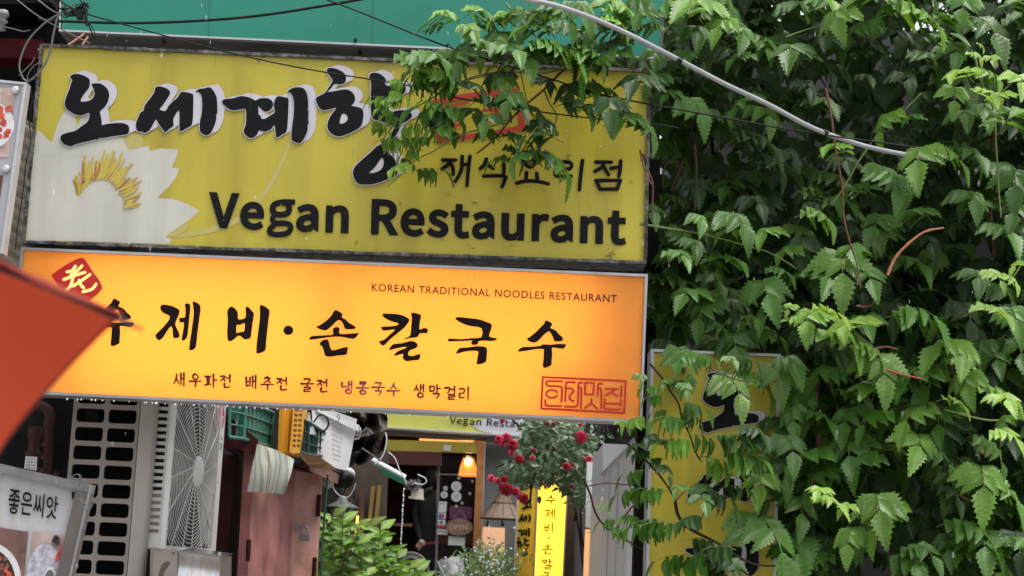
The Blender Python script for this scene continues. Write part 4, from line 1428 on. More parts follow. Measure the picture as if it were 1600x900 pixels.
# logo disc and letters on the plain strip beside the grille
ls, lz = a_s(341, 650)
b = MB()
flat(b, [[(ls + .085 * math.cos(a * math.pi / 14), lz + .066 * math.sin(a * math.pi / 14)) for a in range(28)]], lambda s_, z_: AF(s_, z_, .003), 0)
b.build('logo_disc', mat('magenta_red_print', (0.50, 0.02, 0.10), .4), ac)
b = MB()
arc = [(ls + .062 * math.cos(math.radians(a)), lz + .047 * math.sin(math.radians(a))) for a in range(60, 361, 20)]
for i, (st, wd_) in enumerate([(arc, .010), ([(ls + .062, lz), (ls + .02, lz)], .010), ([(ls, lz + .03), (ls, lz - .02), (ls + .02, lz - .02)], .009)]):
    flat(b, [ribbon(st, [wd_, wd_], 1)], (lambda e: lambda s_, z_: AF(s_, z_, .0045 + e * .0003))(i), 0)
b.build('logo_mark', PLATE, ac)


def ac_text(body, px, py, ws, hz2, off):
    s0, z0_ = a_s(px, py)
    V, F = text_mesh(body, off)
    b = MB()
    xm = max(p[0] for p in V)
    ym = max(p[1] for p in V)
    b.v = [tuple(AF(s0 + (p[0] / xm - 1) * ws, z0_ + p[1] / ym * hz2, .004)) for p in V]
    b.f = [list(f) for f in F]
    b.mi = [0] * len(F)
    b.sm = [False] * len(F)
    b.build('letter', mat('grey_logo_print', (.22, .22, .22), .4) if 'grey_logo_print' not in bpy.data.materials else bpy.data.materials['grey_logo_print'], ac)


ac_text('LG', 345, 703, .15, .055, .012)
ac_text('inverter', 340, 757, .11, .018, .004)

# silver duct below the unit
t = thing('metal_duct', 'silver sheet metal duct cover with a slotted side plate under the air conditioner', 'metal duct', W(290, 890, 6.3))
b = MB()
v = []
pr_ = [(0, .0), (.004, -.03), (0.0, -.06), (-.012, -.09), (-.03, -.11), (-.06, -.125), (-.07, -.4)]
A_, B_ = W(275, 862, 6.18), W(345, 872, 6.18)
for (dy, dz) in pr_:
    v += [A_ + Vector((0, dy * .6, dz)), B_ + Vector((0, dy * .6, dz))]
b.add(v, [(2 * i, 2 * i + 1, 2 * i + 3, 2 * i + 2) for i in range(len(pr_) - 1)], 0, True)
b.add([A_, B_, B_ + Vector((0, .3, .02)), A_ + Vector((0, .3, .02))], [(0, 1, 2, 3)])
b.build('duct_cover', mat('scratched_stainless', (0.62, 0.62, 0.62), .22, metal=.85, var=.12, vscale=8, dirt=(.4, .25, .12), dirt_amt=.4, dscale=9, streak=True), t)
b = MB()
flat(b, [[(240, 862), (272, 858), (277, 864), (274, 960), (236, 960)], sm([(262, 877), (266, 881), (258, 892), (250, 912), (244, 912), (249, 893), (253, 882)], 2)], planeY(6.16, 0), .004)
b.build('side_plate', COV, t)
b = MB()
b.slab([(235, 856), (345, 868), (343, 990), (232, 990)], 6.2, .25)
b.build('duct_body', COV, t)
b = MB()
b.ball(W(271, 864, 6.155), .0035, 8, 5)
b.build('screw', BLACKC, t)
b = MB()
b.ball(W(343, 866, 6.175), .008, 10, 6)
b.build('corner_knob', ALU, t)

# ------------------------------------------------------------------ pink cabinet with things on its top
PINK = mat('dusty_pink_steel', (0.48, 0.19, 0.185), .5, var=.14, vscale=5, bump=.2, bscale=60, dirt=(.14, .05, .035), dirt_amt=.75, dscale=6)
PINKL = mat('pale_pink_steel', (0.60, 0.31, 0.26), .45, var=.12, vscale=6, dirt=(.24, .09, .05), dirt_amt=.7, dscale=9)
MAR = mat('maroon_steel', (0.045, 0.007, 0.008), .6, spec=.2, var=.3, vscale=10)
YB = 7.55
t = thing('pink_cabinet', 'dusty pink steel cabinet with a padlocked door beside the dark opening', 'cabinet', W(430, 900, YB))
b = MB()
pA_, pB_ = W(396, 905, YB), W(399, 716, YB)
q = [(412, 694), (457, 716), (444, 930), (386, 930)]


def qslab(b, pts, ys, dep):  # quad with own depth per corner
    P = [W(x, y, Y) for (x, y), Y in zip(pts, ys)]
    b.hexa(P + [p + Vector(dep) for p in P])


b = MB()
qslab(b, [(399, 690), (466, 722), (452, 960), (383, 960)], [7.6, 8.5, 8.5, 7.6], (-.05, .02, 0))
b.build('door', PINK, t)
b = MB()
qslab(b, [(463, 720), (503, 735), (490, 960), (448, 960)], [8.45, 8.6, 8.6, 8.45], (0, .06, 0))
post = b.build('door_post', PINKL, t)
b = MB()
b.box((-1.86, 7.75, .0), (-1.25, 8.5, 2.0))
b.build('cabinet_body', MAR, t)
b = MB()
qslab(b, [(340, 636), (402, 686), (398, 712), (338, 690)], [7.4, 7.6, 7.6, 7.4], (0, .05, 0))
b.build('lintel', MAR, t)
b = MB()
qslab(b, [(484, 722), (524, 738), (520, 752), (484, 736)], [8.3, 8.5, 8.5, 8.3], (0, .4, 0))
b.build('roof_edge', PINKL, t)
b = MB()
qslab(b, [(350, 685), (530, 738), (500, 742), (350, 700)], [7.55, 8.6, 8.6, 7.55], (0, .3, -.01))
b.build('top_board', MAR, t)
for (x, y) in [(498, 790), (491, 888), (388, 860)]:
    b = MB()
    Yh = 8.58 if x > 450 else 7.56
    b.tube([W(x + 1, y - 17, Yh), W(x - 1, y + 17, Yh)], .011, 8)
    b.build('hinge', MAR, t)
# tarp scraps on the top edge
b = MB()
r2 = random.Random(4)
v = []
for i in range(41):
    u = i / 40
    x, y = 352 + u * 130, 690 + u * 34 + 3 * math.sin(u * 25)
    Y_ = 7.5 + u * .75
    v += [W(x, y - 4 + r2.uniform(-3, 2), Y_), W(x, y + 3 + r2.uniform(-2, 3), Y_ - .03)]
b.add(v, [(2 * i, 2 * i + 2, 2 * i + 3, 2 * i + 1) for i in range(40)], 0, True)
o = b.build('tarpaulin_edge', mat('blue_tarpaulin', (0.02, 0.07, 0.16), .4, var=.6, vscale=30, dirt=(.02, .05, .04), dirt_amt=.8, dscale=18))
tag(o, 'ragged blue tarpaulin strip along the top of the pink cabinet under the crates', 'tarpaulin')
o = MB()
qslab(o, [(462, 707), (497, 712), (526, 732), (480, 726)], [8.0, 8.1, 8.3, 8.2], (0, .12, -.006))
tag(o.build('cardboard_sheet', mat('wet_brown_cardboard', (0.40, 0.26, 0.12), .7, var=.5, vscale=20, dirt=(.1, .06, .03), dirt_amt=.6, dscale=12)), 'wet brown cardboard sheet under the dark green crate and white basket', 'cardboard')
t = thing('padlock', 'small grey padlock on a hasp holding the pink cabinet door', 'padlock', W(476, 838, 8.38))
b = MB()
b.slab([(468, 834), (483, 836), (482, 846), (467, 845)], 8.38, .04)
b.build('lock_body', mat('worn_grey_metal', (.3, .3, .3), .35, metal=.7), t)
b = MB()
b.tube(crom([W(470, 835, 8.4), W(471, 825, 8.4), (W(476, 822, 8.4)), W(481, 826, 8.4), W(481, 836, 8.4)], 4), .005, 6)
b.build('shackle', ALU, t)
b = MB()
b.slab([(460, 817), (466, 818), (466, 832), (459, 832)], 8.4, .02)
b.slab([(466, 820), (480, 823), (480, 828), (466, 826)], 8.41, .01)
b.build('hasp', ALU, t)
# mat draped over the cabinet edge
WOOD = mat('pale_wood_grain_sheet', (0.46, 0.47, 0.40), .5, dirt=(.28, .30, .24), dirt_amt=.6, dscale=6)
N = WOOD.node_tree
wv = N.nodes.new('ShaderNodeTexWave')
wv.wave_type = 'RINGS'
wv.inputs['Scale'].default_value = 5
wv.inputs['Distortion'].default_value = 6
wv.inputs['Detail'].default_value = 2
gg = N.nodes.new('ShaderNodeNewGeometry')
N.links.new(gg.outputs['Position'], wv.inputs['Vector'])
rmp = N.nodes.new('ShaderNodeValToRGB')
rmp.color_ramp.elements[0].color = (.34, .36, .30, 1)
rmp.color_ramp.elements[1].color = (.54, .55, .48, 1)
rmp.color_ramp.elements[0].position = .1
rmp.color_ramp.elements[1].position = .45
N.links.new(wv.outputs['Fac'], rmp.inputs['Fac'])
N.links.new(rmp.outputs[0], N.nodes['Principled BSDF'].inputs['Base Color'])
t = thing('draped_mat', 'pale wood patterned vinyl mat draped over the cabinet edge below the crates', 'mat', W(420, 735, 7.4))
b = MB()
v = []
for i in range(11):
    u = i / 10
    for j in range(11):
        s = j / 10
        x = (402 + s * 57) * (1 - u) + (385 + s * 58) * u + (8 * u * (1 - u) * 4 if s > .8 else 0) * (s - .8)
        y = (694 + s * 24 - 3 * math.sin(s * 3)) * (1 - u) + (768 + s * 4) * u
        v.append(W(x, y, 7.50 + .35 * s - .05 * math.sin(u * 2.4) + .02 * math.sin(s * 9)))
b.add(v, [(i * 11 + j, i * 11 + j + 1, (i + 1) * 11 + j + 1, (i + 1) * 11 + j) for i in range(10) for j in range(10)], 0, True)
b.add([p + Vector((.002, .004, 0)) for p in v], [(i * 11 + j, (i + 1) * 11 + j, (i + 1) * 11 + j + 1, i * 11 + j + 1) for i in range(10) for j in range(10)], 0, True)
b.build('vinyl_sheet', WOOD, t)
b = MB()
flat(b, [ribbon([(418, 704), (420, 715), (419, 740), (416, 768)], [1.6, 1.4, 1.4], 3)], planeY(7.44, 0), .001)
b.build('rust_streak', mat('rust_line', (.38, .16, .05), .6), t)


def crate(name, label, quadF, quadS, Ys, mt, nx, nz, nsx, rim=3.0, group=None):
    """open lattice crate: a front lattice face and a side face from px quads with depths"""
    t = thing(name, label, 'crate', tuple(W(*quadF[3], Ys[0])), group)
    for (q, ya, yb, n) in ((quadF, Ys[0], Ys[1], nx), (quadS, Ys[1], Ys[2], nsx)):
        qm = quadmap(q)

        def P(u, v_, d=0):
            p = qm(u, v_)
            return W(p.x, p.y, ya + (yb - ya) * u) + Vector((0, d, 0))

        def bar(u0, v0, u1, v1, wd, d):
            a, c_ = P(u0, v0, d), P(u1, v1, d)
            b_.tube([a, c_], wd, 4)
        b_ = MB()
        for i in range(n + 1):
            bar(i / n, 0, i / n, 1, .0045, 0)
        for j in range(nz + 1):
            bar(0, j / nz, 1, j / nz, .0045, -.004)
        b_.build('lattice', mt, t)['kind'] = 'stuff'
        for v_ in (0.0, 1.0):
            b_ = MB()
            b_.tube([P(0, v_, -.006), P(1, v_, -.006)], .009, 5)
            b_.build('rim', mt, t)
        b_ = MB()
        b_.add([P(0, 0, .03), P(1, 0, .03), P(1, 1, .03), P(0, 1, .03)], [(0, 1, 2, 3)])
        b_.build('inner_wall', mt, t)
    for p, Y in ((quadF[0], Ys[0]), (quadF[1], Ys[1]), (quadS[1], Ys[2])):
        q_ = {quadF[0]: quadF[3], quadF[1]: quadF[2], quadS[1]: quadS[2]}[p]
        b_ = MB()
        b_.tube([W(*p, Y), W(*q_, Y)], .009, 5)
        b_.build('corner_post', mt, t)
    return t


GRC = mat('teal_green_plastic', (0.06, 0.22, 0.16), .4, var=.12, vscale=10, dirt=(.08, .09, .07), dirt_amt=.5, dscale=10)
GRD = mat('dark_green_plastic', (0.012, 0.055, 0.042), .4, var=.15, vscale=10)
YEL = mat('orange_yellow_plastic', (0.75, 0.36, 0.02), .4, var=.06, vscale=10)
WPL = mat('white_basket_plastic', (0.82, 0.82, 0.84), .35, var=.04, trans=.25)
crate('plastic_crate', 'teal green plastic crate at the left end of the cabinet top', [(358, 622), (384, 628), (380, 686), (358, 683)], [(384, 628), (427, 645), (422, 698), (381, 686)], (7.45, 7.5, 7.95), GRC, 2, 3, 7)
crate('plastic_crate', 'dark green plastic crate between the yellow trays and the white basket', [(471, 655), (482, 660), (480, 710), (469, 706)], [(482, 660), (507, 676), (504, 713), (480, 710)], (8.05, 8.1, 8.3), GRD, 2, 3, 5)
t = thing('tray_stack', 'stack of orange yellow plastic trays standing on edge on the cabinet', 'tray', W(455, 700, 7.9))
for k in range(7):
    b = MB()
    dx = k * 3.2
    qt = [(437 + dx, 626), (443 + dx, 627), (439 + dx + k * .2, 707 + k * .8), (434 + dx * .95, 704 + k * .6)]
    b.slab(qt, 7.85 + k * .02, .28 - k * .01)
    b.build('tray', YEL, t)
b = MB()
for k in range(9):
    for j in range(2):
        b.slab([(461 + j * 7 - k * .5, 630 + k * 8), (466 + j * 7 - k * .5, 631 + k * 8), (465.6 + j * 7 - k * .5, 635 + k * 8), (460.6 + j * 7 - k * .5, 634 + k * 8)], 7.84, .01)
b.build('tray_slot', mat('dark_amber_slot', (.28, .10, .01), .6), t)['kind'] = 'stuff'
b = MB()
qslab(b, [(459, 628), (477, 634), (470, 709), (452, 707)], [7.90, 8.05, 8.05, 7.90], (0, .1, 0))
b.build('tray_face', YEL, t)
# white basket
t = thing('laundry_basket', 'white slotted plastic basket with wire handles on the cabinet end', 'basket', W(530, 730, 8.4))
b = MB()
front = [(497, 636), (558, 668), (545, 736), (505, 725)]
P_ = []
qmF = quadmap(front)
hls = []
for i in range(8):
    for j in range(9):
        u0, v0 = .36 + i * .038 + (.0 if i < 4 else .0), .12 + j * .092
        q4 = [qmF(u0, v0), qmF(u0 + .018, v0), qmF(u0 + .018, v0 + .06), qmF(u0, v0 + .06)]
        hls.append([(p.x, p.y) for p in q4])
flat(b, [[(p[0], p[1]) for p in [(498, 640), (556, 670), (545, 728), (541, 735), (510, 728), (504, 722)]]] + hls, lambda x, y: W(x, y, 8.25 + (x - 497) * .004), .006)
b.build('slotted_wall', WPL, t)
b = MB()
b.add([W(487, 640, 8.2), W(498, 640, 8.25), W(504, 722, 8.28), W(492, 712, 8.22)], [(0, 1, 2, 3)])
b.build('basket_wall', WPL, t)
b = MB()
b.add([W(487, 630, 8.7), W(558, 655, 8.9), W(545, 728, 8.9), W(504, 722, 8.7)], [(0, 1, 2, 3)])
b.build('basket_wall', WPL, t)
b = MB()
qslab(b, [(494, 633), (561, 664), (560, 674), (494, 642)], [8.22, 8.45, 8.45, 8.22], (0, .04, 0))
b.build('rim', WPL, t)
b = MB()
b.tube(crom([W(561, 668, 8.4), W(563, 671, 8.38), W(562, 684, 8.38), W(554, 686, 8.38)], 4), .004, 6)
b.build('wire_handle', ALU, t)
b = MB()
b.tube(crom([W(526, 652, 8.25), W(530, 647, 8.2), W(528, 658, 8.2), W(514, 660, 8.2)], 4), .003, 6)
b.build('wire_handle', ALU, t)
cable([(490, 660), (500, 648), (511, 653), (513, 664), (508, 672), (500, 676)], .0045, 8.15, 'black hose loop resting against the white basket')
t = thing('tin_lid_stack', 'small grey metal cone shade between the yellow trays and basket', 'lid', W(483, 665, 8.15))
b = MB()
b.lathe([(.045, -.06), (.03, -.02), (.012, .02), (.006, .05)], W(481, 660, 8.15), 14)
b.build('cone', ALU, t)
# crumpled plastic bags below the basket
for (x, y, r_, lab, mt) in [(547, 737, .03, 'white plastic jug bottoms tucked under the basket', WPL), (513, 752, .04, 'dusty grey plastic bag tied beside the cabinet corner', PLATE), (534, 747, .06, 'black plastic bag sagging under the white basket', BLACKC)]:
    b = MB()
    b.ball(W(x, y, 8.8), r_, 12, 8, sc=(1.1, 1, .8))
    b.v = [tuple(Vector(p) + Vector([noise.noise(Vector(p) * 25 + Vector((k * 9, 0, 0))) * r_ * .5 for k in range(3)])) for p in b.v]
    tag(b.build('plastic_bag', mt), lab, 'bag')
cable([(516, 746), (522, 765), (532, 775), (543, 777), (551, 768), (556, 755)], .0026, 8.6, 'pale thin cable looped below the white basket', PLATE)
cable([(512, 742), (509, 780), (506, 820), (503, 860), (502, 910)], .006, 8.3, 'green hose hanging beside the pink cabinet post', mat('green_hose', (.02, .10, .04), .4), name='hose')

# ------------------------------------------------------------------ restaurant front at the end of the alley
YF = 17.0
t = thing('restaurant', 'small restaurant front with dark interior, wooden glass door and grey window at the alley end', 'building', (0, YF, 1.02))
WOODD = mat('dark_brown_wood', (0.07, 0.035, 0.018), .5, var=.3, vscale=12)
WOODO = mat('warm_orange_wood', (0.42, 0.17, 0.05), .45, var=.2, vscale=12)
bb_ = lambda x, y: W(x, y, YF)
b = MB()
b.box((-4.5, YF, W(700, 668, YF).z), (4.0, YF + .3, 4.6))          # wall above the openings
b.box((W(812, 800, YF).x, YF, 1.0), (4.0, YF + .3, W(700, 668, YF).z))
b.box((-4.5, YF, 1.0), (W(596, 800, YF).x - .25, YF + .3, W(700, 668, YF).z))
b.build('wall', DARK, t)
b = MB()
b.box((-3.5, YF + 4, 1.0), (3.0, YF + 4.1, 4.2))
b.box((-3.5, YF + .3, 3.35), (3.0, YF + 4, 3.4))
b.box((-3.5, YF + .3, .9), (3.0, YF + 4, 1.0))
b.box((-3.55, YF + .3, 1.0), (-3.5, YF + 4, 4.2))
b.box((3.0, YF + .3, 1.0), (3.05, YF + 4, 4.2))
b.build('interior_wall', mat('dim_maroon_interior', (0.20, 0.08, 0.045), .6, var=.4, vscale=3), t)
for q, mt, nm, d in [
    ([(600, 676), (812, 688), (812, 692), (600, 680)], WOODD, 'fascia_board', .1),
    ([(600, 668), (812, 680), (812, 688), (600, 676)], mat('black_soffit', (.01, .01, .01), .7), 'soffit', .06),
    ([(655, 685), (740, 689), (740, 692), (655, 688)], mat('amber_lit_trim', (.7, .35, .1), .4, emit=(1, .45, .12), estr=.5), 'warm_light_strip', .02),
    ([(603, 687), (745, 691), (745, 708), (603, 704)], mat('olive_yellow_valance', (.34, .27, .04), .5, var=.15, vscale=6), 'valance', .05),
    ([(603, 704.5), (690, 707), (690, 728), (603, 725)], mat('dark_red_valance', (.07, .012, .01), .6), 'valance', .05),
    ([(746, 686), (757, 687), (750, 905), (737, 905)], WOODO, 'door_post', .12),
    ([(757.5, 684), (759, 684), (751.5, 905), (750.2, 905)], bpy.data.materials['bright_aluminium_edge'], 'post_trim', .08)]:
    b = MB()
    b.slab(q, YF - .1, d)
    b.build(nm, mt, t)
# glass door leaf with its stickers
GL = mat('smoky_door_glass', (0.03, 0.02, 0.025), .06, alpha=.35)
dr = None
b = MB()
b.slab([(686, 740), (742, 742), (738, 905), (682, 905)], YF + .02, .02)
dr = b.build('glass_door', GL, t)
b = MB()
b.slab([(686, 711), (744, 713), (743, 741), (686, 739)], YF + .03, .02)
b.build('transom_glass', GL, t)
b = MB()
b.slab([(684, 706), (688, 706), (683, 905), (679, 905)], YF + .0, .05)
b.build('door_stile', mat('grey_door_stile', (.16, .15, .15), .4), dr)
b = MB()
b.slab([(684, 740), (743, 742), (743, 743.4), (684, 741.4)], YF - .01, .03)
b.build('door_rail', ALU, dr)
YD = YF - .03
STK = mat('pale_sticker', (.55, .55, .54), .5)


def rd(x, y, r_, mt, nm, Y=YD, parent=dr, sy=1.0, n=20, lay=0.0):
    b = MB()
    flat(b, [[(x + r_ * math.cos(a * 2 * math.pi / n), y + r_ * sy * math.sin(a * 2 * math.pi / n)) for a in range(n)]], planeY(Y, lay), .004)
    return b.build(nm, mt, parent)


def rct(q, mt, nm, Y=YD, parent=dr, lay=0.0):
    b = MB()
    flat(b, [q], planeY(Y, lay), .004)
    return b.build(nm, mt, parent)


for (x, y, r_) in [(713, 760, 8), (713, 776, 8), (694, 773, 5.5), (696, 763, 3.6)]:
    s_ = rd(x, y, r_, STK, 'round_sticker')
    b = MB()
    for k, dy in enumerate((-.35, 0, .35)):
        flat(b, [ribbon([(x - r_ * .5, y + dy * r_), (x + r_ * .5, y + dy * r_ + .3)], [.7, .6], 1)], planeY(YD, .006), 0)
    b.build('sticker_print', mat('grey_print', (.12, .12, .12), .5) if 'grey_print' not in bpy.data.materials else bpy.data.materials['grey_print'], s_)['kind'] = 'stuff'
GP = bpy.data.materials['grey_print']
s_ = rct([(686, 783.5), (698.5, 784), (697, 801), (684.5, 800.5)], STK, 'notice_sticker')
fit_text('OPEN IT', [(687.5, 785.5), (697, 786), (697, 788.3), (687.3, 788)], planeY(YD, .006), GP, s_)
s_ = rct([(684.3, 801.5), (697, 802), (696, 811), (684, 810.5)], STK, 'card_sticker')
rct([(686, 803), (690, 803), (689.5, 809.5), (685.5, 809)], mat('blue_print', (.03, .06, .35), .5), 'card_print', lay=.006, parent=s_)
rct([(690.6, 803), (694.5, 803.4), (694, 809.8), (690.2, 809.4)], mat('red_print', (.45, .02, .03), .5), 'card_print', lay=.006, parent=s_)
s_ = rct([(684, 812), (696, 812.4), (695.5, 825), (683.5, 824.6)], STK, 'card_sticker')
rct([(683.8, 820.5), (695.6, 821), (695.4, 825), (683.5, 824.6)], bpy.data.materials['red_print'], 'card_print', lay=.006, parent=s_)
rct([(687, 814.5), (692, 814.5), (692, 818), (687, 818)], GP, 'card_print', lay=.006, parent=s_)
s_ = rct([(683, 826), (700, 827), (699, 836), (682.5, 835)], STK, 'notice_sticker')
fit_text('Delivery', [(684, 828), (698, 829), (697.5, 833.5), (683.5, 832.5)], planeY(YD, .006), GP, s_)
rct([(693, 695), (705, 696), (704, 705), (692.5, 704)], STK, 'notice_sticker', Y=YF - .12, parent=t)
for (x, y) in [(717, 747), (734, 771), (713, 791), (738, 752), (722, 786)]:
    b = MB()
    for a in range(3):
        an = a * math.pi / 3
        flat(b, [ribbon([(x - 2.4 * math.cos(an), y - 2.4 * math.sin(an)), (x + 2.4 * math.cos(an), y + 2.4 * math.sin(an))], [.8, .8], 1)], planeY(YD, .0004 * a), 0)
    b.build('snowflake_sticker', STK, dr)
rct([(703, 790), (738, 792), (737, 811), (702, 811)], mat('plum_poster', (.10, .02, .06), .5), 'plum_poster', lay=-.005)
# oval OPEN board
t2 = thing('open_board', 'oval brown wooden board reading OPEN hanging on the glass door', 'sign', tuple(W(717, 836, YD - .06)))
b = MB()
flat(b, [[(717.5 + 21 * math.cos(a * math.pi / 16), 823.5 + 13.5 * math.sin(a * math.pi / 16)) for a in range(32)]], planeY(YD - .06, 0), .02)
b.build('board', mat('grey_brown_board', (.20, .12, .085), .6, var=.2, vscale=14), t2)
fit_text('OPEN', [(702, 819), (730, 820), (730, 828.5), (702, 827.5)], planeY(YD - .06, .003), mat('pale_gold_letters', (.55, .42, .22), .5), t2, off=.004, space=1.15)
b = MB()
b.tube([W(708, 812, YD - .06), W(719, 796, YD - .05), W(729, 812, YD - .06)], .004, 5)
b.build('cord', GP, t2)
tag(rct([(701, 837.5), (727, 839), (726, 853), (700, 851.5)], mat('white_paper', (.62, .63, .62), .6), 'paper_notice', Y=YD - .02, parent=None), 'small white paper notice taped on the door under the OPEN board', 'notice')
for (q) in ([(700, 829), (745, 831), (742, 852), (727, 851), (727, 838), (700, 836)], [(681, 836), (700, 837), (700, 850), (680, 848)]):
    b = MB()
    flat(b, [q], planeY(YF + .06, 0), .02)
    b.build('lower_panel', WOODO, dr)
# hanging orange lamp inside
t2 = thing('hanging_lamp', 'glowing orange patterned hanging lamp shade behind the door transom', 'lamp', tuple(W(732, 742, YF + .4)))
b = MB()
c = W(731.5, 729, YF + .4)
b.lathe([(.10, -.10), (.085, .0), (.055, .09), (.0, .095)], c, 14)
b.build('lamp_shade', mat('glowing_orange_shade', (.8, .3, .05), .6, var=.5, vscale=25, emit=(1, .33, .05), estr=1.3), t2)
b = MB()
b.ball(c + Vector((0, -.09, .05)), .035, 8, 6)
b.build('bulb', mat('lamp_glow', (1, .8, .5), .5, emit=(1, .75, .35), estr=25), t2)
b = MB()
b.tube([c + Vector((0, 0, .09)), c + Vector((0, 0, .5))], .004, 5)
b.build('cord', BLACKC, t2)
# grey window at the right of the door, its lit lower part painted as a glowing sheet
b = MB()
b.slab([(759, 684), (815, 687), (808, 905), (752, 905)], YF + .02, .02)
wn = b.build('window', mat('grey_window_glass', (.16, .165, .17), .12, var=.2, vscale=3), t)
b = MB()
b.slab([(752, 823), (789, 825), (787, 905), (750, 905)], YF - .003, .01)
b.build('window_glow_sheet', mat('peach_window_glow', (.6, .36, .2), .6, emit=(1, .55, .3), estr=.25), wn)
# wicker cone
t2 = thing('wicker_lamp_shade', 'conical brown wicker lamp shade hanging in front of the grey window', 'lamp shade', tuple(W(786, 812, YF - .5)))
b = MB()
c = W(786, 811, YF - .5)
pr_ = [(.0, .36), (.045, .34), (.065, .24), (.10, .16), (.17, .07), (.225, .0)]
b.lathe(pr_, c, 18)
b.build('shade', mat('brown_wicker', (.17, .12, .085), .8, var=.3, vscale=60, bump=.5, bscale=120), t2)
for (r_, z) in ((.227, 0), (.107, .155), (.05, .335)):
    b = MB()
    b.tube([c + Vector((r_ * math.cos(a * math.pi / 10), r_ * math.sin(a * math.pi / 10), z)) for a in range(21)], .006, 5, cap=False)
    b.build('cane_ring', WOODD, t2)
b = MB()
for k in range(12):
    a = k * math.pi / 6
    b.tube([c + Vector((r_ * 1.02 * math.cos(a), r_ * 1.02 * math.sin(a), z)) for r_, z in pr_[1:]], .004, 4)
b.build('cane_rib', WOODD, t2)['kind'] = 'stuff'
for x in (762, 785):
    b = MB()
    b.tube([W(x, 812, YF - .5), W(x, 822, YF - .5)], .003, 4)
    b.ball(W(x, 816, YF - .5), .012, 6, 4)
    b.ball(W(x, 820, YF - .5), .016, 6, 4)
    b.build('chime', BLACKC, t2)
# yellow fascia sign over the entrance
t2 = thing('entrance_sign', 'yellow green Vegan Restaurant fascia sign over the restaurant entrance, partly hidden', 'sign', tuple(W(740, 675, 16.4)))
b = MB()
b.slab([(570, 615), (905, 630), (902, 686), (603, 667)], 16.4, .2)
b.build('panel', mat('yellow_green_panel', (.50, .50, .10), .45, var=.08, vscale=3, dirt=(.25, .24, .05), dirt_amt=.3, dscale=4), t2)  # own yellow green colour mottled with dirt
b = MB()
flat(b, [sm([(740, 664), (760, 655), (780, 648), (830, 640), (905, 640), (902, 685), (770, 677)], 3)], planeY(16.4, .006), 0)
b.build('lotus_print', WHITEV, t2)
b = MB()
b.slab([(603, 666.5), (902, 685.5), (902, 688), (603, 669)], 16.37, .22)
b.build('frame_bar', ALUL, t2)
vegan((703, 662), (851, 670), 10.5, 16.4, .012, BLACKV, t2, off=.006)

# vertical signs
t2 = thing('vertical_sign', 'narrow olive yellow vertical sign with black brush letters beside the window', 'sign', tuple(W(820, 900, 13.9)))
b = MB()
b.slab([(811, 752), (841, 752), (835, 925), (803, 925)], 13.9, .12)
b.build('panel', YELLOW, t2)
for q in ([(809, 750), (811.5, 750), (803.5, 925), (801, 925)], [(840, 750), (842.3, 750), (836, 925), (833.7, 925)], [(809, 748), (842, 749.5), (842, 752), (809, 750.5)]):
    b = MB()
    b.slab(q, 13.88, .14)
    b.build('frame_bar', ALUL, t2)
for poly, cx, cy, s in ((O_, 823.5, 787, .155), (SE_, 820, 810, .155), (KE_, 818.5, 832, .15), (H_, 817, 854, .15)):
    xs = [p[0] for lp in poly for p in lp[0]]
    ys = [p[1] for lp in poly for p in lp[0]]
    mx_, my_ = (min(xs) + max(xs)) / 2, (min(ys) + max(ys)) / 2
    calli(poly, 13.9, .006, BLACKV, t2, k=1, xf=lambda x, y: (cx + (x - mx_) * s, cy + (y - my_) * s * 1.1))
t2 = thing('vertical_lightbox', 'bright yellow lit vertical lightbox with brown brush noodle lettering behind the roses', 'sign', tuple(W(860, 900, 13.6)))
b = MB()
b.slab([(842, 738), (887, 741), (878, 925), (834, 925)], 13.6, .14)
b.build('lit_panel', mat('lit_yellow_acrylic', (.8, .5, .05), .4, emit=(1, .56, .03), estr=1.15), t2)
for q in ([(840, 737), (842.4, 737), (834.4, 925), (832, 925)], [(886.5, 740), (889, 740), (880, 925), (877.5, 925)]):
    b = MB()
    b.slab(q, 13.58, .16)
    b.build('frame_bar', ALU, t2)
brush('수제비', lambda u, v, e=0: W(u, v, 13.6) + Vector((0, -.006 - e, 0)), [(852.5, 773, 17, 15), (851, 795, 17, 15), (850, 817, 16, 15)], 2.2, OR_, t2)
calli([[[(857.5 + 1.8 * math.cos(a * math.pi / 5), 841 + 1.8 * math.sin(a * math.pi / 5)) for a in range(10)]]], 13.6, .006, OR_, t2, k=1)
brush('손칼국', lambda u, v, e=0: W(u, v, 13.6) + Vector((0, -.006 - e, 0)), [(847.5, 850, 17, 16), (846, 873, 18, 16), (845, 894, 17, 15)], 2.2, OR_, t2)
b = MB()
flat(b, [[(846, 754), (857, 748), (861, 758), (851, 765)]], planeY(13.6, .006), 0)
b.build('seal_stamp', RED, t2)
b = MB()
for i, st in enumerate([[(848, 740), (847, 752), (856, 760), (868, 762), (875, 760)], [(858, 744), (866, 752), (874, 746)], [(862, 758), (870, 750)]]):
    b.tube(crom([W(x, y, 13.57) for x, y in st], 3), .004, 4)
b.build('wire_ornament', mat('brown_wire', (.2, .06, .02), .5), t2)
t2 = thing('wooden_post', 'dark brown post beside the lit yellow vertical lightbox', 'post', tuple(W(895, 900, 13.5)))
b = MB()
b.slab([(887, 740), (902, 742), (895, 925), (881, 925)], 13.7, .15)
b.build('post_shaft', WOODD, t2)

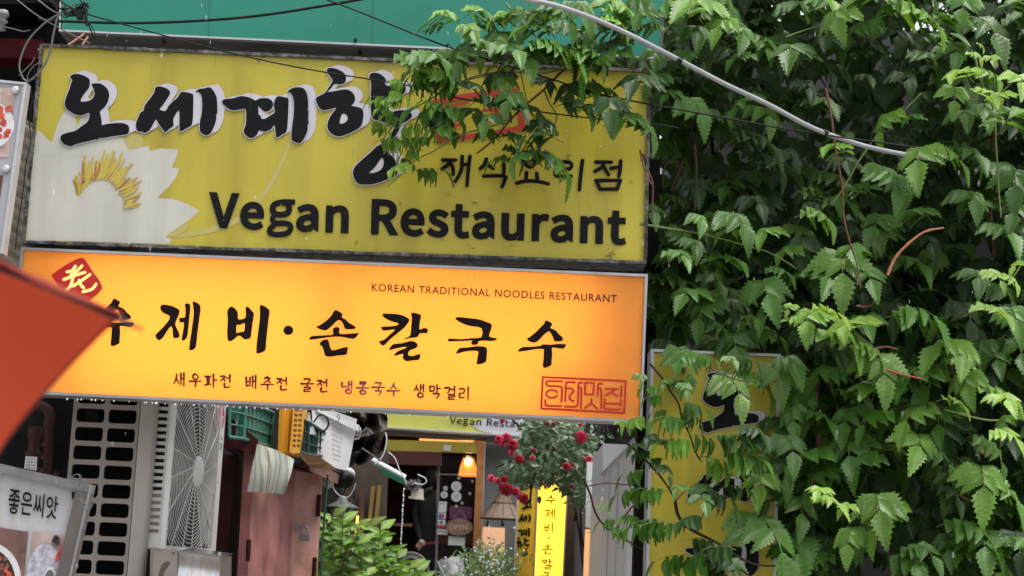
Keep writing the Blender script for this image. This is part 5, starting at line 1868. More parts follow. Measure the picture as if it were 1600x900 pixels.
# left of the entrance: shelf wall, lanterns, light fitting and rubbish
t2 = thing('entrance_partition', 'dim timber partition with brass framed mirror left of the restaurant door', 'wall', tuple(W(590, 900, 15.8)))
b = MB()
b.slab([(500, 700), (606, 705), (596, 925), (488, 925)], 16.2, .2)
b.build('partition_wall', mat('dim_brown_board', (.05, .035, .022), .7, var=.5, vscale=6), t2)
for (q, mt) in [([(562, 762), (570, 762), (566, 860), (558, 860)], WOODD), ([(580, 760), (586, 760), (580, 820), (574, 820)], mat('brass_rod', (.35, .24, .08), .35, metal=.6)), ([(590, 758), (596, 758), (590, 818), (584, 818)], bpy.data.materials['brass_rod']), ([(584, 815), (644, 818), (644, 823), (584, 820)], WOODD), ([(530, 755), (536, 755), (532, 830), (526, 830)], WOODD)]:
    b = MB()
    b.slab(q, 16.1, .06)
    b.build('timber_strip', mt, t2)
b = MB()
b.slab([(557, 806), (560, 806), (558, 832), (555, 832)], 16.0, .04)
b.build('amber_lamp', mat('amber_glow', (.8, .3, .05), .5, emit=(1, .4, .06), estr=2.5), t2)
t2 = thing('wall_lantern', 'dusty dark green glass lantern hanging behind the bright shrub', 'lantern', tuple(W(535, 820, 10.2)))
c = W(534, 800, 10.2)
b = MB()
b.lathe([(0, .10), (.02, .095), (.035, .065), (.095, .035), (.105, .022), (.085, .02)], c, 6)
b.build('lantern_roof', mat('dusty_green_black', (.04, .055, .05), .6, var=.5, vscale=40, dirt=(.2, .18, .16), dirt_amt=.6, dscale=30), t2)
b = MB()
b.lathe([(.085, .02), (.055, -.125), (.0, -.125)], c, 6)
b.build('lantern_glass', mat('milky_lantern_glass', (.32, .33, .32), .2, var=.3, vscale=20), t2)
for k in range(6):
    a = k * math.pi / 3
    b = MB()
    b.tube([c + Vector((.088 * math.cos(a), .088 * math.sin(a), .02)), c + Vector((.057 * math.cos(a), .057 * math.sin(a), -.128))], .006, 4)
    b.build('lantern_bar', GRD, t2)
b = MB()
b.tube(crom([c + Vector((0, 0, .1)), c + Vector((.02, 0, .16)), c + Vector((.06, 0, .15)), c + Vector((.07, 0, .08))], 4), .005, 5)
b.build('hook', BLACKC, t2)
t2 = thing('strip_light', 'white and green strip light fitting angled down with cables at its end', 'light fitting', tuple(W(600, 735, 11.5)))
b = MB()
b.tube([W(566, 711, 11.3), W(633, 747, 11.3)], .022, 8)
b.build('diffuser', mat('translucent_white_tube', (.55, .60, .57), .3), t2)
b = MB()
v = [W(592, 729, 11.28), W(632, 749, 11.28), W(631, 757, 11.28), W(598, 741, 11.28)]
b.hexa(v + [p + Vector((0, .05, 0)) for p in v])
b.build('green_housing', mat('deep_green_housing', (.01, .13, .06), .4), t2)
t2 = thing('junction_box', 'small cream junction box hanging in a tangle of cables by the strip light', 'junction box', tuple(W(650, 771, 11.3)))
b = MB()
b.slab([(643, 762), (661, 764), (661, 778), (642, 776)], 11.3, .06)
b.build('box_lid', mat('cream_plastic', (.60, .57, .46), .5, var=.1), t2)
b = MB()
b.slab([(638, 775), (662, 778), (662, 781), (638, 778)], 11.28, .09)
b.build('bracket', mat('cream_plastic', (.60, .57, .46), .5) if 'cream_plastic' not in bpy.data.materials else bpy.data.materials['cream_plastic'], t2)
b = MB()
for i in range(7):
    b.tube(crom([W(632 + rnd.uniform(-3, 26), 754 + rnd.uniform(-8, 12), 11.27 + rnd.uniform(-.03, .03)) for _ in range(6)], 3), .004, 4)
b.build('tangled_wire', GP, t2)['kind'] = 'stuff'
for i, (pts, lab) in enumerate([
    ([(606, 706), (617, 716), (624, 734), (632, 748), (635, 757)], 'pair of pale cables drooping to the end of the strip light'),
    ([(600, 672), (604, 684), (602, 700), (597, 714), (586, 725)], 'thick white cable curving down past the crumpled sheet'),
    ([(652, 741), (656, 743), (664, 747), (666, 753), (660, 757), (648, 755)], 'white cable curl above the cream junction box'),
    ([(595, 650), (600, 662), (598, 676), (590, 682)], 'short white cable beside the fascia sign')]):
    cable(pts, .0055 if i == 1 else .004, 11.2, lab, PLATE)
t2 = thing('crumpled_sheet', 'crumpled dark brown sheet and broken frame hanging under the orange sign', 'sheet', tuple(W(575, 680, 9.6)))
b = MB()
n = 18
v = []
for i in range(n + 1):
    for j in range(n + 1):
        u, s = i / n, j / n
        x = 520 + 80 * u + 6 * math.sin(s * 5)
        y = 636 + s * (70 + 22 * math.sin(u * 3.1))
        d = noise.noise(Vector((u * 5, s * 5, 1))) * .25
        v.append(W(x, y, 9.6 + d))
b.add(v, [(i * (n + 1) + j, i * (n + 1) + j + 1, (i + 1) * (n + 1) + j + 1, (i + 1) * (n + 1) + j) for i in range(n) for j in range(n)])
b.build('sheet_body', mat('rusty_brown_sheet', (.035, .022, .018), .6, var=.5, vscale=15, dirt=(.12, .09, .07), dirt_amt=.5, dscale=20), t2)
b = MB()
b.tube([W(560, 684, 9.3), W(573, 669, 9.3), W(582, 678, 9.3)], .009, 4)
b.build('bent_strip', GP, t2)
b = MB()
b.tube([W(565, 700, 9.5), W(597, 722, 9.5)], .006, 4)
b.build('bent_strip', GP, t2)
# water beads running down a chain
b = MB()
for i in range(26):
    y = 764 + i * 3.9 + rnd.uniform(-.8, .8)
    b.ball(W(631 - (y - 764) * .055 + rnd.uniform(-.4, .4), y, 11.2), rnd.uniform(.004, .0065), 6, 4, sc=(1, 1, 1.3))
o = b.build('dripping_water', WATER)
tag(o, 'line of bright water beads dripping below the strip light', 'water drops')
o['kind'] = 'stuff'
# clear umbrella and round bag near the floor
t2 = thing('clear_umbrella', 'translucent white plastic umbrella folded by the restaurant door', 'umbrella', tuple(W(705, 905, 16.2)))
b = MB()
b.add([W(683, 877, 16.2), W(700, 872, 16.1), W(722, 868, 16.3), W(730, 905, 16.2), W(712, 912, 16.0), W(694, 915, 16.2)], [(0, 1, 4, 5), (1, 2, 3, 4)], 0, True)
b.build('plastic_canopy', mat('clear_plastic', (.45, .46, .47), .25, trans=.4, var=.3, vscale=6), t2)
b = MB()
for q in ((683, 877), (700, 872), (722, 868)):
    b.tube([W(q[0], q[1], 16.09), W(708, 925, 16.05)], .006, 4)
b.build('rib', ALU, t2)['kind'] = 'stuff'
t2 = thing('round_bag', 'dark round bag with grey curved stripes beside the person', 'bag', tuple(W(645, 900, 16.5)))
b = MB()
b.ball(W(642, 892, 16.6), .17, 16, 10, sc=(1, .5, 1))
b.build('bag_body', mat('dark_fabric', (.02, .02, .022), .7), t2)
for r_ in (.175, .13):
    b = MB()
    c = W(642, 892, 16.6)
    b.tube([c + Vector((r_ * math.cos(a), -.08, r_ * math.sin(a))) for a in [k * .2 - .3 for k in range(15)]], .012, 5)
    b.build('piping', GP, t2)

# ------------------------------------------------------------------ person standing in the doorway, back view turned to the right
t2 = thing('person', 'person in dark jacket with pink hem and white cuff standing in the doorway', 'person', tuple(W(670, 905, 17.3)))
YP = 17.35
k_ = YP / FPX


def skin_body(name, joints, edges, mt, parent, lv=2):
    me = bpy.data.meshes.new(name)
    me.from_pydata([j[0] for j in joints], edges, [])
    o = bpy.data.objects.new(name, me)
    COL.objects.link(o)
    o.modifiers.new('skin', 'SKIN')
    bpy.context.view_layer.update()
    for sv, j in zip(me.skin_vertices[0].data, joints):
        sv.radius = (j[1], j[2])
    me.skin_vertices[0].data[0].use_root = True
    s_ = o.modifiers.new('sub', 'SUBSURF')
    s_.levels = s_.render_levels = lv
    dg = bpy.context.evaluated_depsgraph_get()
    m2 = bpy.data.meshes.new_from_object(o.evaluated_get(dg))
    bpy.data.objects.remove(o)
    m2.materials.clear()
    m2.materials.append(mt)
    m2.polygons.foreach_set('use_smooth', [True] * len(m2.polygons))
    m2.name = name
    return link(name, m2, parent)


def H(x, y, d=0.0):
    return tuple(W(x, y, YP + d))


SKIN = mat('skin', (.42, .24, .17), .5, var=.05)
DKC = mat('black_jacket', (.012, .012, .015), .7, var=.3, vscale=20)
sh_ = 764
body = [(H(670, 845), .17, .12), (H(671, 812), .16, .12), (H(672, 785), .19, .12), (H(673, 771), .12, .09), (H(674, 764), .055, .055), (H(674, 755), .07, .08), (H(674.5, 744), .07, .085),
        (H(654, 776), .06, .06), (H(650, 805), .055, .055), (H(654, 832, -.12), .045, .045), (H(657, 846, -.2), .028, .024),
        (H(689, 778), .06, .06), (H(692, 808), .052, .052), (H(690, 835, -.05), .042, .042),
        (H(661, 872), .10, .10), (H(661, 930), .065, .065), (H(661, 965), .05, .05), (H(661, 970, -.1), .045, .03),
        (H(680, 872), .10, .10), (H(681, 930), .065, .065), (H(681, 965), .05, .05), (H(681, 970, -.1), .045, .03)]
bd = skin_body('body', body, [(0, 1), (1, 2), (2, 3), (3, 4), (4, 5), (5, 6), (2, 7), (7, 8), (8, 9), (9, 10), (2, 11), (11, 12), (12, 13), (0, 14), (14, 15), (15, 16), (16, 17), (0, 18), (18, 19), (19, 20), (20, 21)], DKC, t2)
hd = [(H(657, 848, -.22), .024, .030), (H(655, 853, -.23), .022, .034)]
ed = [(0, 1)]
for i, (dx, dy, dd) in enumerate([(-4, 5, 0), (-2.6, 7, -.02), (-1, 7.4, -.03), (.6, 6.8, -.03)]):
    a = len(hd)
    hd += [(H(655 + dx * .5, 853 + dy * .45, -.23 + dd), .010, .010), (H(655 + dx * .9 + (i - 1) * .3, 853 + dy, -.22 + dd), .008, .008)]
    ed += [(1, a), (a, a + 1)]
a = len(hd)
hd += [(H(651.5, 852, -.25), .010, .010), (H(649.5, 855.5, -.26), .008, .008)]
ed += [(0, a), (a, a + 1)]
skin_body('hand', hd, ed, SKIN, t2, 1)
b = MB()
b.tube([W(660, 846, YP - .18), W(657.5, 850, YP - .2)], .036, 10)
b.build('white_cuff', WHITE, t2)
b = MB()
pt = [W(659, 851, YP - .16), W(668, 849.5, YP - .19), W(680, 848.5, YP - .19), W(685, 848, YP - .10)]
b.tube(crom(pt, 4), .012, 5)
b.build('pink_hem', mat('pink_hem', (.5, .03, .10), .6), t2)
b = MB()
b.tube(crom([W(662, 770, YP - .10), W(668, 765, YP - .13), W(676, 763, YP - .12)], 4), .018, 6)
b.build('grey_collar', GP, t2)
b = MB()
b.ball(W(673.5, 750, YP - .0), .118, 14, 10, sc=(.95, 1.05, 1.18))
b.build('hair', mat('black_hair', (.008, .007, .007), .5), t2)

# ------------------------------------------------------------------ white boxes on the right wall of the alley
WB = mat('milky_white_panel', (.80, .81, .84), .3, var=.04, vscale=4, dirt=(.4, .4, .42), dirt_amt=.25, dscale=3)
t2 = thing('white_signbox', 'long white box standing against the right side of the alley under the orange sign', 'sign box', (.5, 7, .2))
XW = .505
tz = WX(977, 709, XW).z
yn, yf_ = 6.75, WX(941, 748, XW).y
b = MB()
b.box((XW, yn, .3), (XW + .16, yf_, tz))
b.build('box_body', WB, t2)
for u in (.33, .66):
    b = MB()
    yy = yn + (yf_ - yn) * u
    b.box((XW - .004, yy - .012, .3), (XW + .002, yy + .012, tz - .01))
    b.build('joint_strip', ALUL, t2)
b = MB()
b.box((XW - .01, yn - .01, tz), (XW + .17, yf_, tz + .012))
b.build('top_edge', ALUL, t2)
t2 = thing('tall_white_box', 'taller white box with a slanted top corner behind the long white box', 'sign box', tuple(W(960, 900, yf_ + .1)))
zz = W(942, 693, yf_ + .1).z
b = MB()
x0 = W(942, 720, yf_ + .1).x
b.box((x0, yf_ + .1, .3), (x0 + .45, yf_ + 1.1, zz))
b.build('box_body', WB, t2)
t2 = thing('small_white_panel', 'thin white panel with dark spots fixed beyond the tall white box', 'panel', tuple(W(925, 825, 11.0)))
b = MB()
b.slab([(917, 722), (937, 722), (934, 826), (915, 824)], 11.0, .05)
b.build('panel_sheet', WB, t2)
b = MB()
for (x, y) in [(919, 752), (924, 751), (925, 757), (919, 775), (923, 777), (920, 784), (925, 781)]:
    flat(b, [[(x + 1.1 * math.cos(a), y + 1.1 * math.sin(a)) for a in range(6)]], planeY(11.0, .003), 0)
b.build('dark_spot', BLACKC, t2)['kind'] = 'stuff'
t2 = thing('menu_box', 'orange lit menu box with faint lines below the small white panel', 'sign box', tuple(W(930, 900, 10.8)))
b = MB()
b.slab([(916, 827), (943, 829), (938, 925), (912, 925)], 10.6, .15)
b.build('box_face', mat('peach_lit_face', (.75, .45, .2), .4, emit=(1, .5, .2), estr=.35), t2)
b = MB()
for q in ([(918, 832), (940, 834)], [(924, 833), (921, 900)], [(930, 834), (927, 900)], [(936, 834), (933, 900)]):
    b.tube([W(*q[0], 10.58), W(*q[1], 10.58)], .004, 4)
b.build('ruled_line', mat('brown_line', (.3, .14, .06), .6), t2)['kind'] = 'stuff'
# clutter behind: dark beam and light grey rags under the sign corner
t2 = thing('rag_bundle', 'grey rags and twigs stuffed under the right end of the orange sign', 'rags', tuple(W(925, 668, 7.2)))
b = MB()
for i in range(7):
    b.tube(crom([W(915 + i * 6 + rnd.uniform(-3, 3), 655 + k * 8 + rnd.uniform(-3, 3), 7.2) for k in range(4)], 3), .006, 5)
b.build('rag_strip', GP, t2)['kind'] = 'stuff'

# ------------------------------------------------------------------ yellow vertical signboard on the right
YV = 6.12
t2 = thing('vertical_signboard', 'tall yellow vertical signboard with black brush letters half hidden by vine leaves', 'sign', tuple(W(1110, 900, YV)))
b = MB()
b.slab([(1022, 549), (1215, 556.5), (1207, 960), (1012, 960)], YV, .12)
b.build('panel', YELLOW, t2)
for q in ([(1017, 545), (1220, 553), (1220, 557.5), (1017, 549.5)], [(1017, 549.6), (1022, 549.8), (1013, 960), (1008, 960)], [(1215, 557.4), (1220, 557.6), (1212, 960), (1207, 960)]):
    b = MB()
    b.slab(q, YV - .012, .14)
    b.build('frame_bar', ALUL, t2)
for poly, (x0, y0, x1_, y1_) in ((O_, (1092, 583, 1185, 676)), (SE_, (1074, 742, 1178, 784)), (KE_, (1070, 845, 1186, 900))):
    xs = [p[0] for lp in poly for p in lp[0]]
    ys = [p[1] for lp in poly for p in lp[0]]
    f_ = (lambda X0, Y0, X1, Y1, a0, b0, a1, b1: lambda x, y: (a0 + (x - X0) / (X1 - X0) * (a1 - a0), b0 + (y - Y0) / (Y1 - Y0) * (b1 - b0)))(min(xs), min(ys), max(xs), max(ys), x0, y0, x1_, y1_)
    shadow_print(poly, YV, .003, t2, vec=(12, -5), xf=f_)
    calli(poly, YV, .0055, BLACKV, t2, xf=f_)
b = MB()
b.box((W(1018, 560, YV).x + .01, YV + .12, 0), (W(1018, 560, YV).x + .05, YV + .16, W(1018, 545, YV).z))
b.box((W(1210, 560, YV).x - .05, YV + .12, 0), (W(1210, 560, YV).x - .01, YV + .16, W(1210, 553, YV).z))
b.build('support_post', FRAMEBLK, t2)
t2 = thing('downpipe', 'pale pipe and bracket beside the right end of the orange sign', 'pipe', tuple(W(1010, 660, 6.3)))
b = MB()
b.tube([W(1012, 600, 6.5), W(1007, 700, 6.5)], .012, 10)
b.build('pipe_run', WHITE, t2)

# ------------------------------------------------------------------ foliage
def leafmat(name, col, rough=.5, tr_=.25, rand=.3):
    return mat(name, col, rough, var=.18, vscale=25, rand=rand, trans=tr_, tcol=(col[0] * 1.6 + .02, col[1] * 1.7, col[2] * .8), coat=.13, spec=.5)


LM = [leafmat('dark_green_leaf', (.028, .082, .012)), leafmat('mid_green_leaf', (.070, .178, .020)), leafmat('fresh_green_leaf', (.14, .28, .034)), leafmat('yellow_green_young_leaf', (.24, .38, .07), tr_=.35)]
STG = mat('green_stem', (.12, .17, .04), .5, var=.2)
STB = mat('red_brown_stem', (.12, .038, .025), .6, var=.3, vscale=30, bump=.4, bscale=100)
STD = mat('dark_twig', (.03, .018, .012), .7, spec=.15, var=.3)


def leaflet(b, org, dr_, nr, L, Wd, fine, rg, mi=0, droop=.25):
    dr_ = dr_.normalized()
    nr = (nr - dr_ * nr.dot(dr_)).normalized()
    xx = dr_.cross(nr)
    n = 18 if fine else 5
    v = []
    ncol = 5 if fine else 3
    for i in range(n + 1):
        t_ = i / n
        w_ = Wd / 2 * (min(1, t_ / .26) ** .62) * (1 if t_ < .26 else max(0, 1 - ((t_ - .26) / .74) ** 1.3))
        tooth = 1.0
        yo = 0
        if fine and 0 < i < n:
            tooth = 1.17 if i % 2 == 0 else .85
            yo = .035 * L if i % 2 == 0 else -.01 * L
        elif not fine and 0 < i < n:
            tooth = rg.uniform(.85, 1.15)
        bend = -droop * L * t_ ** 2
        cols_ = ((-1, tooth), (-.5, 1), (0, 1), (.5, 1), (1, tooth)) if fine else ((-1, tooth), (0, 1), (1, tooth))
        for (c_, tt) in cols_:
            x = c_ * w_ * tt
            z = abs(x) * .32 + bend
            if fine and abs(c_) == .5:
                z += .085 * Wd * (1 if i % 2 else -1) + .02 * Wd
            y = t_ * L + (yo if abs(c_) == 1 else 0) + (abs(c_) * .03 * L if 0 < i < n else 0)
            v.append(org + dr_ * y + xx * x + nr * z)
    f = []
    for i in range(n):
        for j in range(ncol - 1):
            a = i * ncol + j
            f.append((a, a + 1, a + ncol + 1, a + ncol))
    b.add(v, f, mi, True)


def compound(b, rg, fine=True, kind='arch', M_=None, pairs=None, mi=0, smi=1, S=1.0, young=False):
    """pinnate leaf: base at the origin, grows along +Y, up is +Z"""
    Lr = rg.uniform(.13, .18) * S
    e0, e1 = (math.radians(rg.uniform(10, 35)), math.radians(rg.uniform(-60, -25))) if kind == 'arch' else (math.radians(rg.uniform(0, 15)), math.radians(rg.uniform(-30, -12)))
    pairs = pairs or (rg.choice([3, 4, 4]) if kind == 'arch' else 3)
    n = 9
    P_ = [Vector((0, 0, 0))]
    T_ = []
    yawc = rg.uniform(-.35, .35)
    for i in range(n):
        e = e0 + (e1 - e0) * i / (n - 1)
        a = yawc * i / n
        T_.append(Vector((math.sin(a) * math.cos(e), math.cos(a) * math.cos(e), math.sin(e))))
        P_.append(P_[-1] + T_[-1] * Lr / n)
    T_.append(T_[-1])
    X = Vector((1, 0, 0))
    b2 = MB()
    b2.tube([Vector((0, -.035 * S, -.012 * S))] + P_, [.0022 * S] * 5 + [.0014 * S] * 6, 4, smi, cap=False)
    g_ = rg.uniform(.15, .62) if kind == 'arch' else rg.uniform(.9, 1.7)
    if young:
        g_ *= .4
    for k in range(pairs):
        u = .18 + .72 * k / (pairs)
        i = int(u * n)
        p, t_ = P_[i], T_[i]
        up = X.cross(t_).normalized()
        for s in (-1, 1):
            an = math.radians(rg.uniform(52, 78) - 14 * k / pairs)
            d = X * s * math.sin(an) + t_ * math.cos(an) + Vector((0, 0, -g_))
            LL = rg.uniform(.095, .122) * S * (1 - .12 * abs(k - 1)) * (1.12 if kind == 'side' else 1)
            leaflet(b2, p, d, up + X * s * .25 + Vector((0, .75, 0)), LL, LL * (rg.uniform(.48, .60) if kind == 'arch' else rg.uniform(.52, .62)), fine, rg, mi, droop=rg.uniform(.15, .4))
    LL = rg.uniform(.11, .13) * S * (1.0 if kind == 'side' else 1)
    leaflet(b2, P_[-1], T_[-1] + Vector((0, 0, -g_ * .6)), X.cross(T_[-1]) + Vector((0, .5, 0)), LL, LL * .52, fine, rg, mi, droop=.25)
    if M_ is not None:
        b2.v = [tuple(M_ @ Vector(p)) for p in b2.v]
    b.add(b2.v, b2.f, 0, True)
    b.mi[-len(b2.mi):] = b2.mi
    return b


VAR = {}


def variant(kind, i, tone, small=False):
    key = (kind, i, tone, small)
    if key not in VAR:
        rg = random.Random(hash((kind == 'arch', i, small)) & 0xffff)
        b = MB()
        compound(b, rg, True, kind, young=(tone == 3))
        VAR[key] = b.mesh('leaf', [LM[tone], STG])
    return VAR[key]


def put_leaf(parent, x, y, s, yaw, tone, Y, kind='arch', tilt=0, roll=0):
    me = variant(kind, rnd.randrange(14 if kind == 'arch' else 6), tone)
    o = link('leaf', me, parent)
    c = W(x, y, Y)
    # outward (+Y local) turned towards the viewer (-Y world)
    R_ = Matrix.Rotation(math.radians(180 + yaw), 4, 'Z') @ Matrix.Rotation(math.radians(tilt), 4, 'X') @ Matrix.Rotation(math.radians(roll), 4, 'Y')
    off = R_ @ Vector((0, .07 * s, -.035 * s))
    o.matrix_parent_inverse = Matrix.Translation(-parent.location)
    o.matrix_basis = Matrix.Translation(c - off) @ R_ @ Matrix.Scale(s, 4)
    return o


vine = thing('trumpet_vine', 'dense climbing vine with drooping toothed compound leaves covering the right side and overhanging the signs', 'vine', (1.6, 6.5, 0))
LST = '''1045,15,.9,1 1120,8,.9,1 1100,28,1.1,2 1078,32,.9,1 1130,42,.9,2 1090,62,.8,1 1150,62,1,1 1175,68,.8,1 1160,92,.7,1 1192,80,.9,1 1238,88,1.2,1 1200,35,.7,0 1240,20,1,1 1290,20,1.1,2 1312,35,1,2
1025,130,.8,1 1080,175,1.05,1 1104,185,.8,1 1165,165,.8,1 1150,155,.6,0 1250,180,.8,0 1020,92,.6,1 1065,92,.6,1 1050,150,.5,1
1370,5,1,2 1425,28,1.1,2 1395,18,.8,1 1470,45,.8,1 1530,48,1.4,1 1560,20,1,0 1460,75,1,1 1492,82,.8,1 1340,85,.6,0 1380,90,.6,0 1350,125,.7,0 1410,130,.8,0 1450,155,.7,0 1505,8,.9,1 1590,20,.9,1
1522,92,.5,3 1548,95,.5,3 1532,74,.35,3 1505,130,1,3 1490,148,.8,2 1540,128,.9,2 1565,158,.8,3 1590,135,1,3 1510,190,1,1 1540,185,.9,1 1580,205,1.1,2 1390,190,.8,2 1430,190,.6,1 1585,100,.7,0 1535,150,.8,3 1570,45,.8,0
1285,10,.8,1 1230,248,.7,0 1055,320,.8,0 1012,332,.7,1 1150,300,1.1,0 1190,330,1.2,0 1145,355,1,1 1202,368,.8,2 1275,345,1,2 1262,312,.8,0 1255,392,.9,0 1090,352,.8,1 1080,388,.8,1 1060,402,.7,1 1125,420,1,1 1165,415,.8,0 1215,430,.7,1 1272,420,.9,0 1035,422,.7,0 1290,442,1,1
1442,250,1.2,2 1470,246,1,2 1505,250,1,1 1308,245,.8,2 1380,278,1.1,1 1412,292,1,1 1340,305,1,1 1375,352,1.2,1 1422,355,1,0 1442,345,.8,1 1510,320,1.1,1 1532,332,.9,1 1582,290,1.1,1 1592,332,.8,1 1560,370,1,1 1598,362,.9,1 1315,420,1.2,2 1352,435,1.1,1 1330,402,.9,1 1520,440,1,1 1490,360,.7,0 1550,432,.7,3 1575,440,.7,3 1597,420,.6,3
1080,465,1,1 1105,482,1,1 1195,465,1.3,1 1204,492,.9,1 1236,484,.5,3 1250,512,1,3 1280,500,.9,3 1050,480,.9,0 1115,522,1,1 1182,527,.9,1 1150,547,1.1,1 1065,562,.8,1 1142,612,.9,2 1210,592,1.2,2 1236,580,1,1 1182,600,.8,1 1250,625,.9,1 1272,655,.9,1 1062,607,.5,1 1210,668,.9,1 1242,650,.8,1 1282,562,.8,0 1290,592,.9,1 1265,500,.9,2 1060,520,.6,0
1335,528,1.2,3 1352,560,1.1,2 1374,578,1.1,2 1312,540,.9,2 1432,512,1.5,1 1398,490,.8,0 1432,472,.9,0 1350,515,.8,1 1545,497,1.1,3 1582,500,1,1 1485,560,1.2,2 1500,577,1,2 1460,592,1,1 1532,552,1,1 1552,562,.9,1 1592,557,1,1 1512,602,.9,2 1490,632,.9,3 1440,602,1,1 1402,612,1,1 1365,622,.9,2 1565,632,1,3 1548,625,.8,2 1440,655,1.1,2 1475,650,.8,1 1400,652,1,1 1370,655,.8,1 1322,622,.8,1 1330,655,.9,1 1572,684,.9,3 1580,660,.8,2 1470,520,.7,0
1190,762,1.1,2 1212,768,.9,1 1190,702,1,1 1232,702,.9,1 1250,742,.8,1 1240,802,1,1 1188,835,1.5,1 1240,872,1.3,1 1272,882,1,1 1290,790,.8,3 1280,776,.6,3 1232,680,.8,1 1272,732,1.1,1 1290,742,1,1 1252,770,.8,0 1262,842,.9,0 1292,822,.9,0 1150,882,.8,0 1212,740,.8,1
1330,712,1.2,1 1350,732,1,1 1312,752,.9,1 1372,800,1.2,2 1388,818,1,2 1322,798,.7,3 1332,842,.8,2 1345,852,.7,1 1430,702,1,2 1455,712,1,1 1500,697,.8,0 1542,702,.9,1 1582,700,.8,0 1380,745,1,0 1475,772,.9,0 1530,757,1.3,2 1560,772,1.1,1 1592,772,.9,0 1510,832,1,1 1480,850,.9,1 1532,852,1.1,1 1500,882,1,1 1550,872,1,1 1592,872,1,1 1592,832,.9,0 1420,882,.9,1 1440,872,.8,1 1560,802,.8,0'''
OVER = '''745,25,.7,2 762,48,.8,1 780,62,.8,1 820,32,.9,1 860,15,1,1 902,22,.9,1 932,42,.8,1 950,15,.9,2 967,28,.8,2 992,15,.9,1 1008,32,.8,1 1016,52,.7,1 700,38,.6,1 730,48,.6,2 690,30,.5,2
640,100,.9,1 670,102,1,1 700,98,.9,1 722,92,.8,1 752,84,.8,1 800,84,.9,1 832,92,1,1 860,87,1.15,1 882,92,.9,1 902,90,.8,0 932,87,.9,1 952,97,1.1,1 962,77,.8,0 987,102,.9,0 1002,132,1,0 850,132,.6,0 892,150,.9,0 922,147,.8,0 902,172,.9,0 952,172,.9,0 982,190,.9,1 1002,212,.8,1
662,122,.8,1 692,132,.7,1 720,142,.6,0 742,142,.7,0 782,132,.8,0 800,112,.7,0 622,132,.5,2 603,162,.5,2 592,202,.45,2 612,224,.6,2 642,204,.6,2 670,184,.8,1 702,182,.7,0 702,212,.6,1 762,162,.7,0 792,172,.7,0 822,182,.7,0 842,202,.7,0 850,228,.9,0 832,252,.8,0 862,262,1,1 802,217,.6,0 622,264,.5,3 642,242,.5,2 652,222,.6,2 782,252,.5,1 812,254,.6,1 668,272,.6,1 765,75,.7,2 790,30,.6,2 845,55,.7,1 880,50,.8,1 915,70,.7,1 975,60,.8,0'''
# extra overhanging sprays between the listed ones
r5 = random.Random(5)
for _ in range(42):
    q = r5.choice(OVER.split()).split(',')
    OVER += ' %d,%d,%.2f,%d' % (float(q[0]) + r5.uniform(-24, 24), float(q[1]) + r5.uniform(-18, 18), float(q[2]) * r5.uniform(.65, .95), r5.choice([1, 1, 2, int(q[3])]))
OVER += ' 705,178,.7,1 735,185,.75,1 768,196,.7,1 795,160,.75,1 760,215,.6,1 690,205,.6,1'
nl = 0
for i, tok in enumerate(LST.split()):
    x, y, s, tn = tok.split(',')
    x, y, s, tn = float(x), float(y), float(s), int(tn)
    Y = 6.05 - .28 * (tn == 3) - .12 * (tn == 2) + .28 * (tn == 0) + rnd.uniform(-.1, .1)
    put_leaf(vine, x, y, s * rnd.uniform(.82, 1.16) * (.75 if tn == 3 else 1), rnd.uniform(-62, 62), tn, Y, tilt=rnd.uniform(-22, 12), roll=rnd.uniform(-15, 15))
    nl += 1
for i, tok in enumerate(OVER.split()):
    x, y, s, tn = tok.split(',')
    x, y, s, tn = float(x), float(y), float(s), int(tn)
    Y = 5.72 + rnd.uniform(-.1, .1)
    kd = 'side' if (x < 720 and y > 110) else 'arch'
    put_leaf(vine, x, y, s * .98, rnd.uniform(-70, 70) if kd == 'arch' else rnd.choice([-1, 1]) * rnd.uniform(40, 85), tn, Y, kd, tilt=rnd.uniform(-20, 15), roll=rnd.uniform(-15, 15))
    nl += 1


def stem(pts, r, Y, mt, parent, Y2=None, name='stem', k=4):
    n_ = len(pts)
    Pp = [W(x, y, Y if Y2 is None else Y + (Y2 - Y) * i / (n_ - 1)) for i, (x, y) in enumerate(pts)]
    b = MB()
    cp = crom(Pp, k)
    m_ = len(cp)
    b.tube(cp, [r * (1.15 - .5 * i / m_) * (1.35 if (name == 'bare_twig' and i % 5 == 2) else 1) for i in range(m_)], 6)
    return b.build(name, mt, parent)


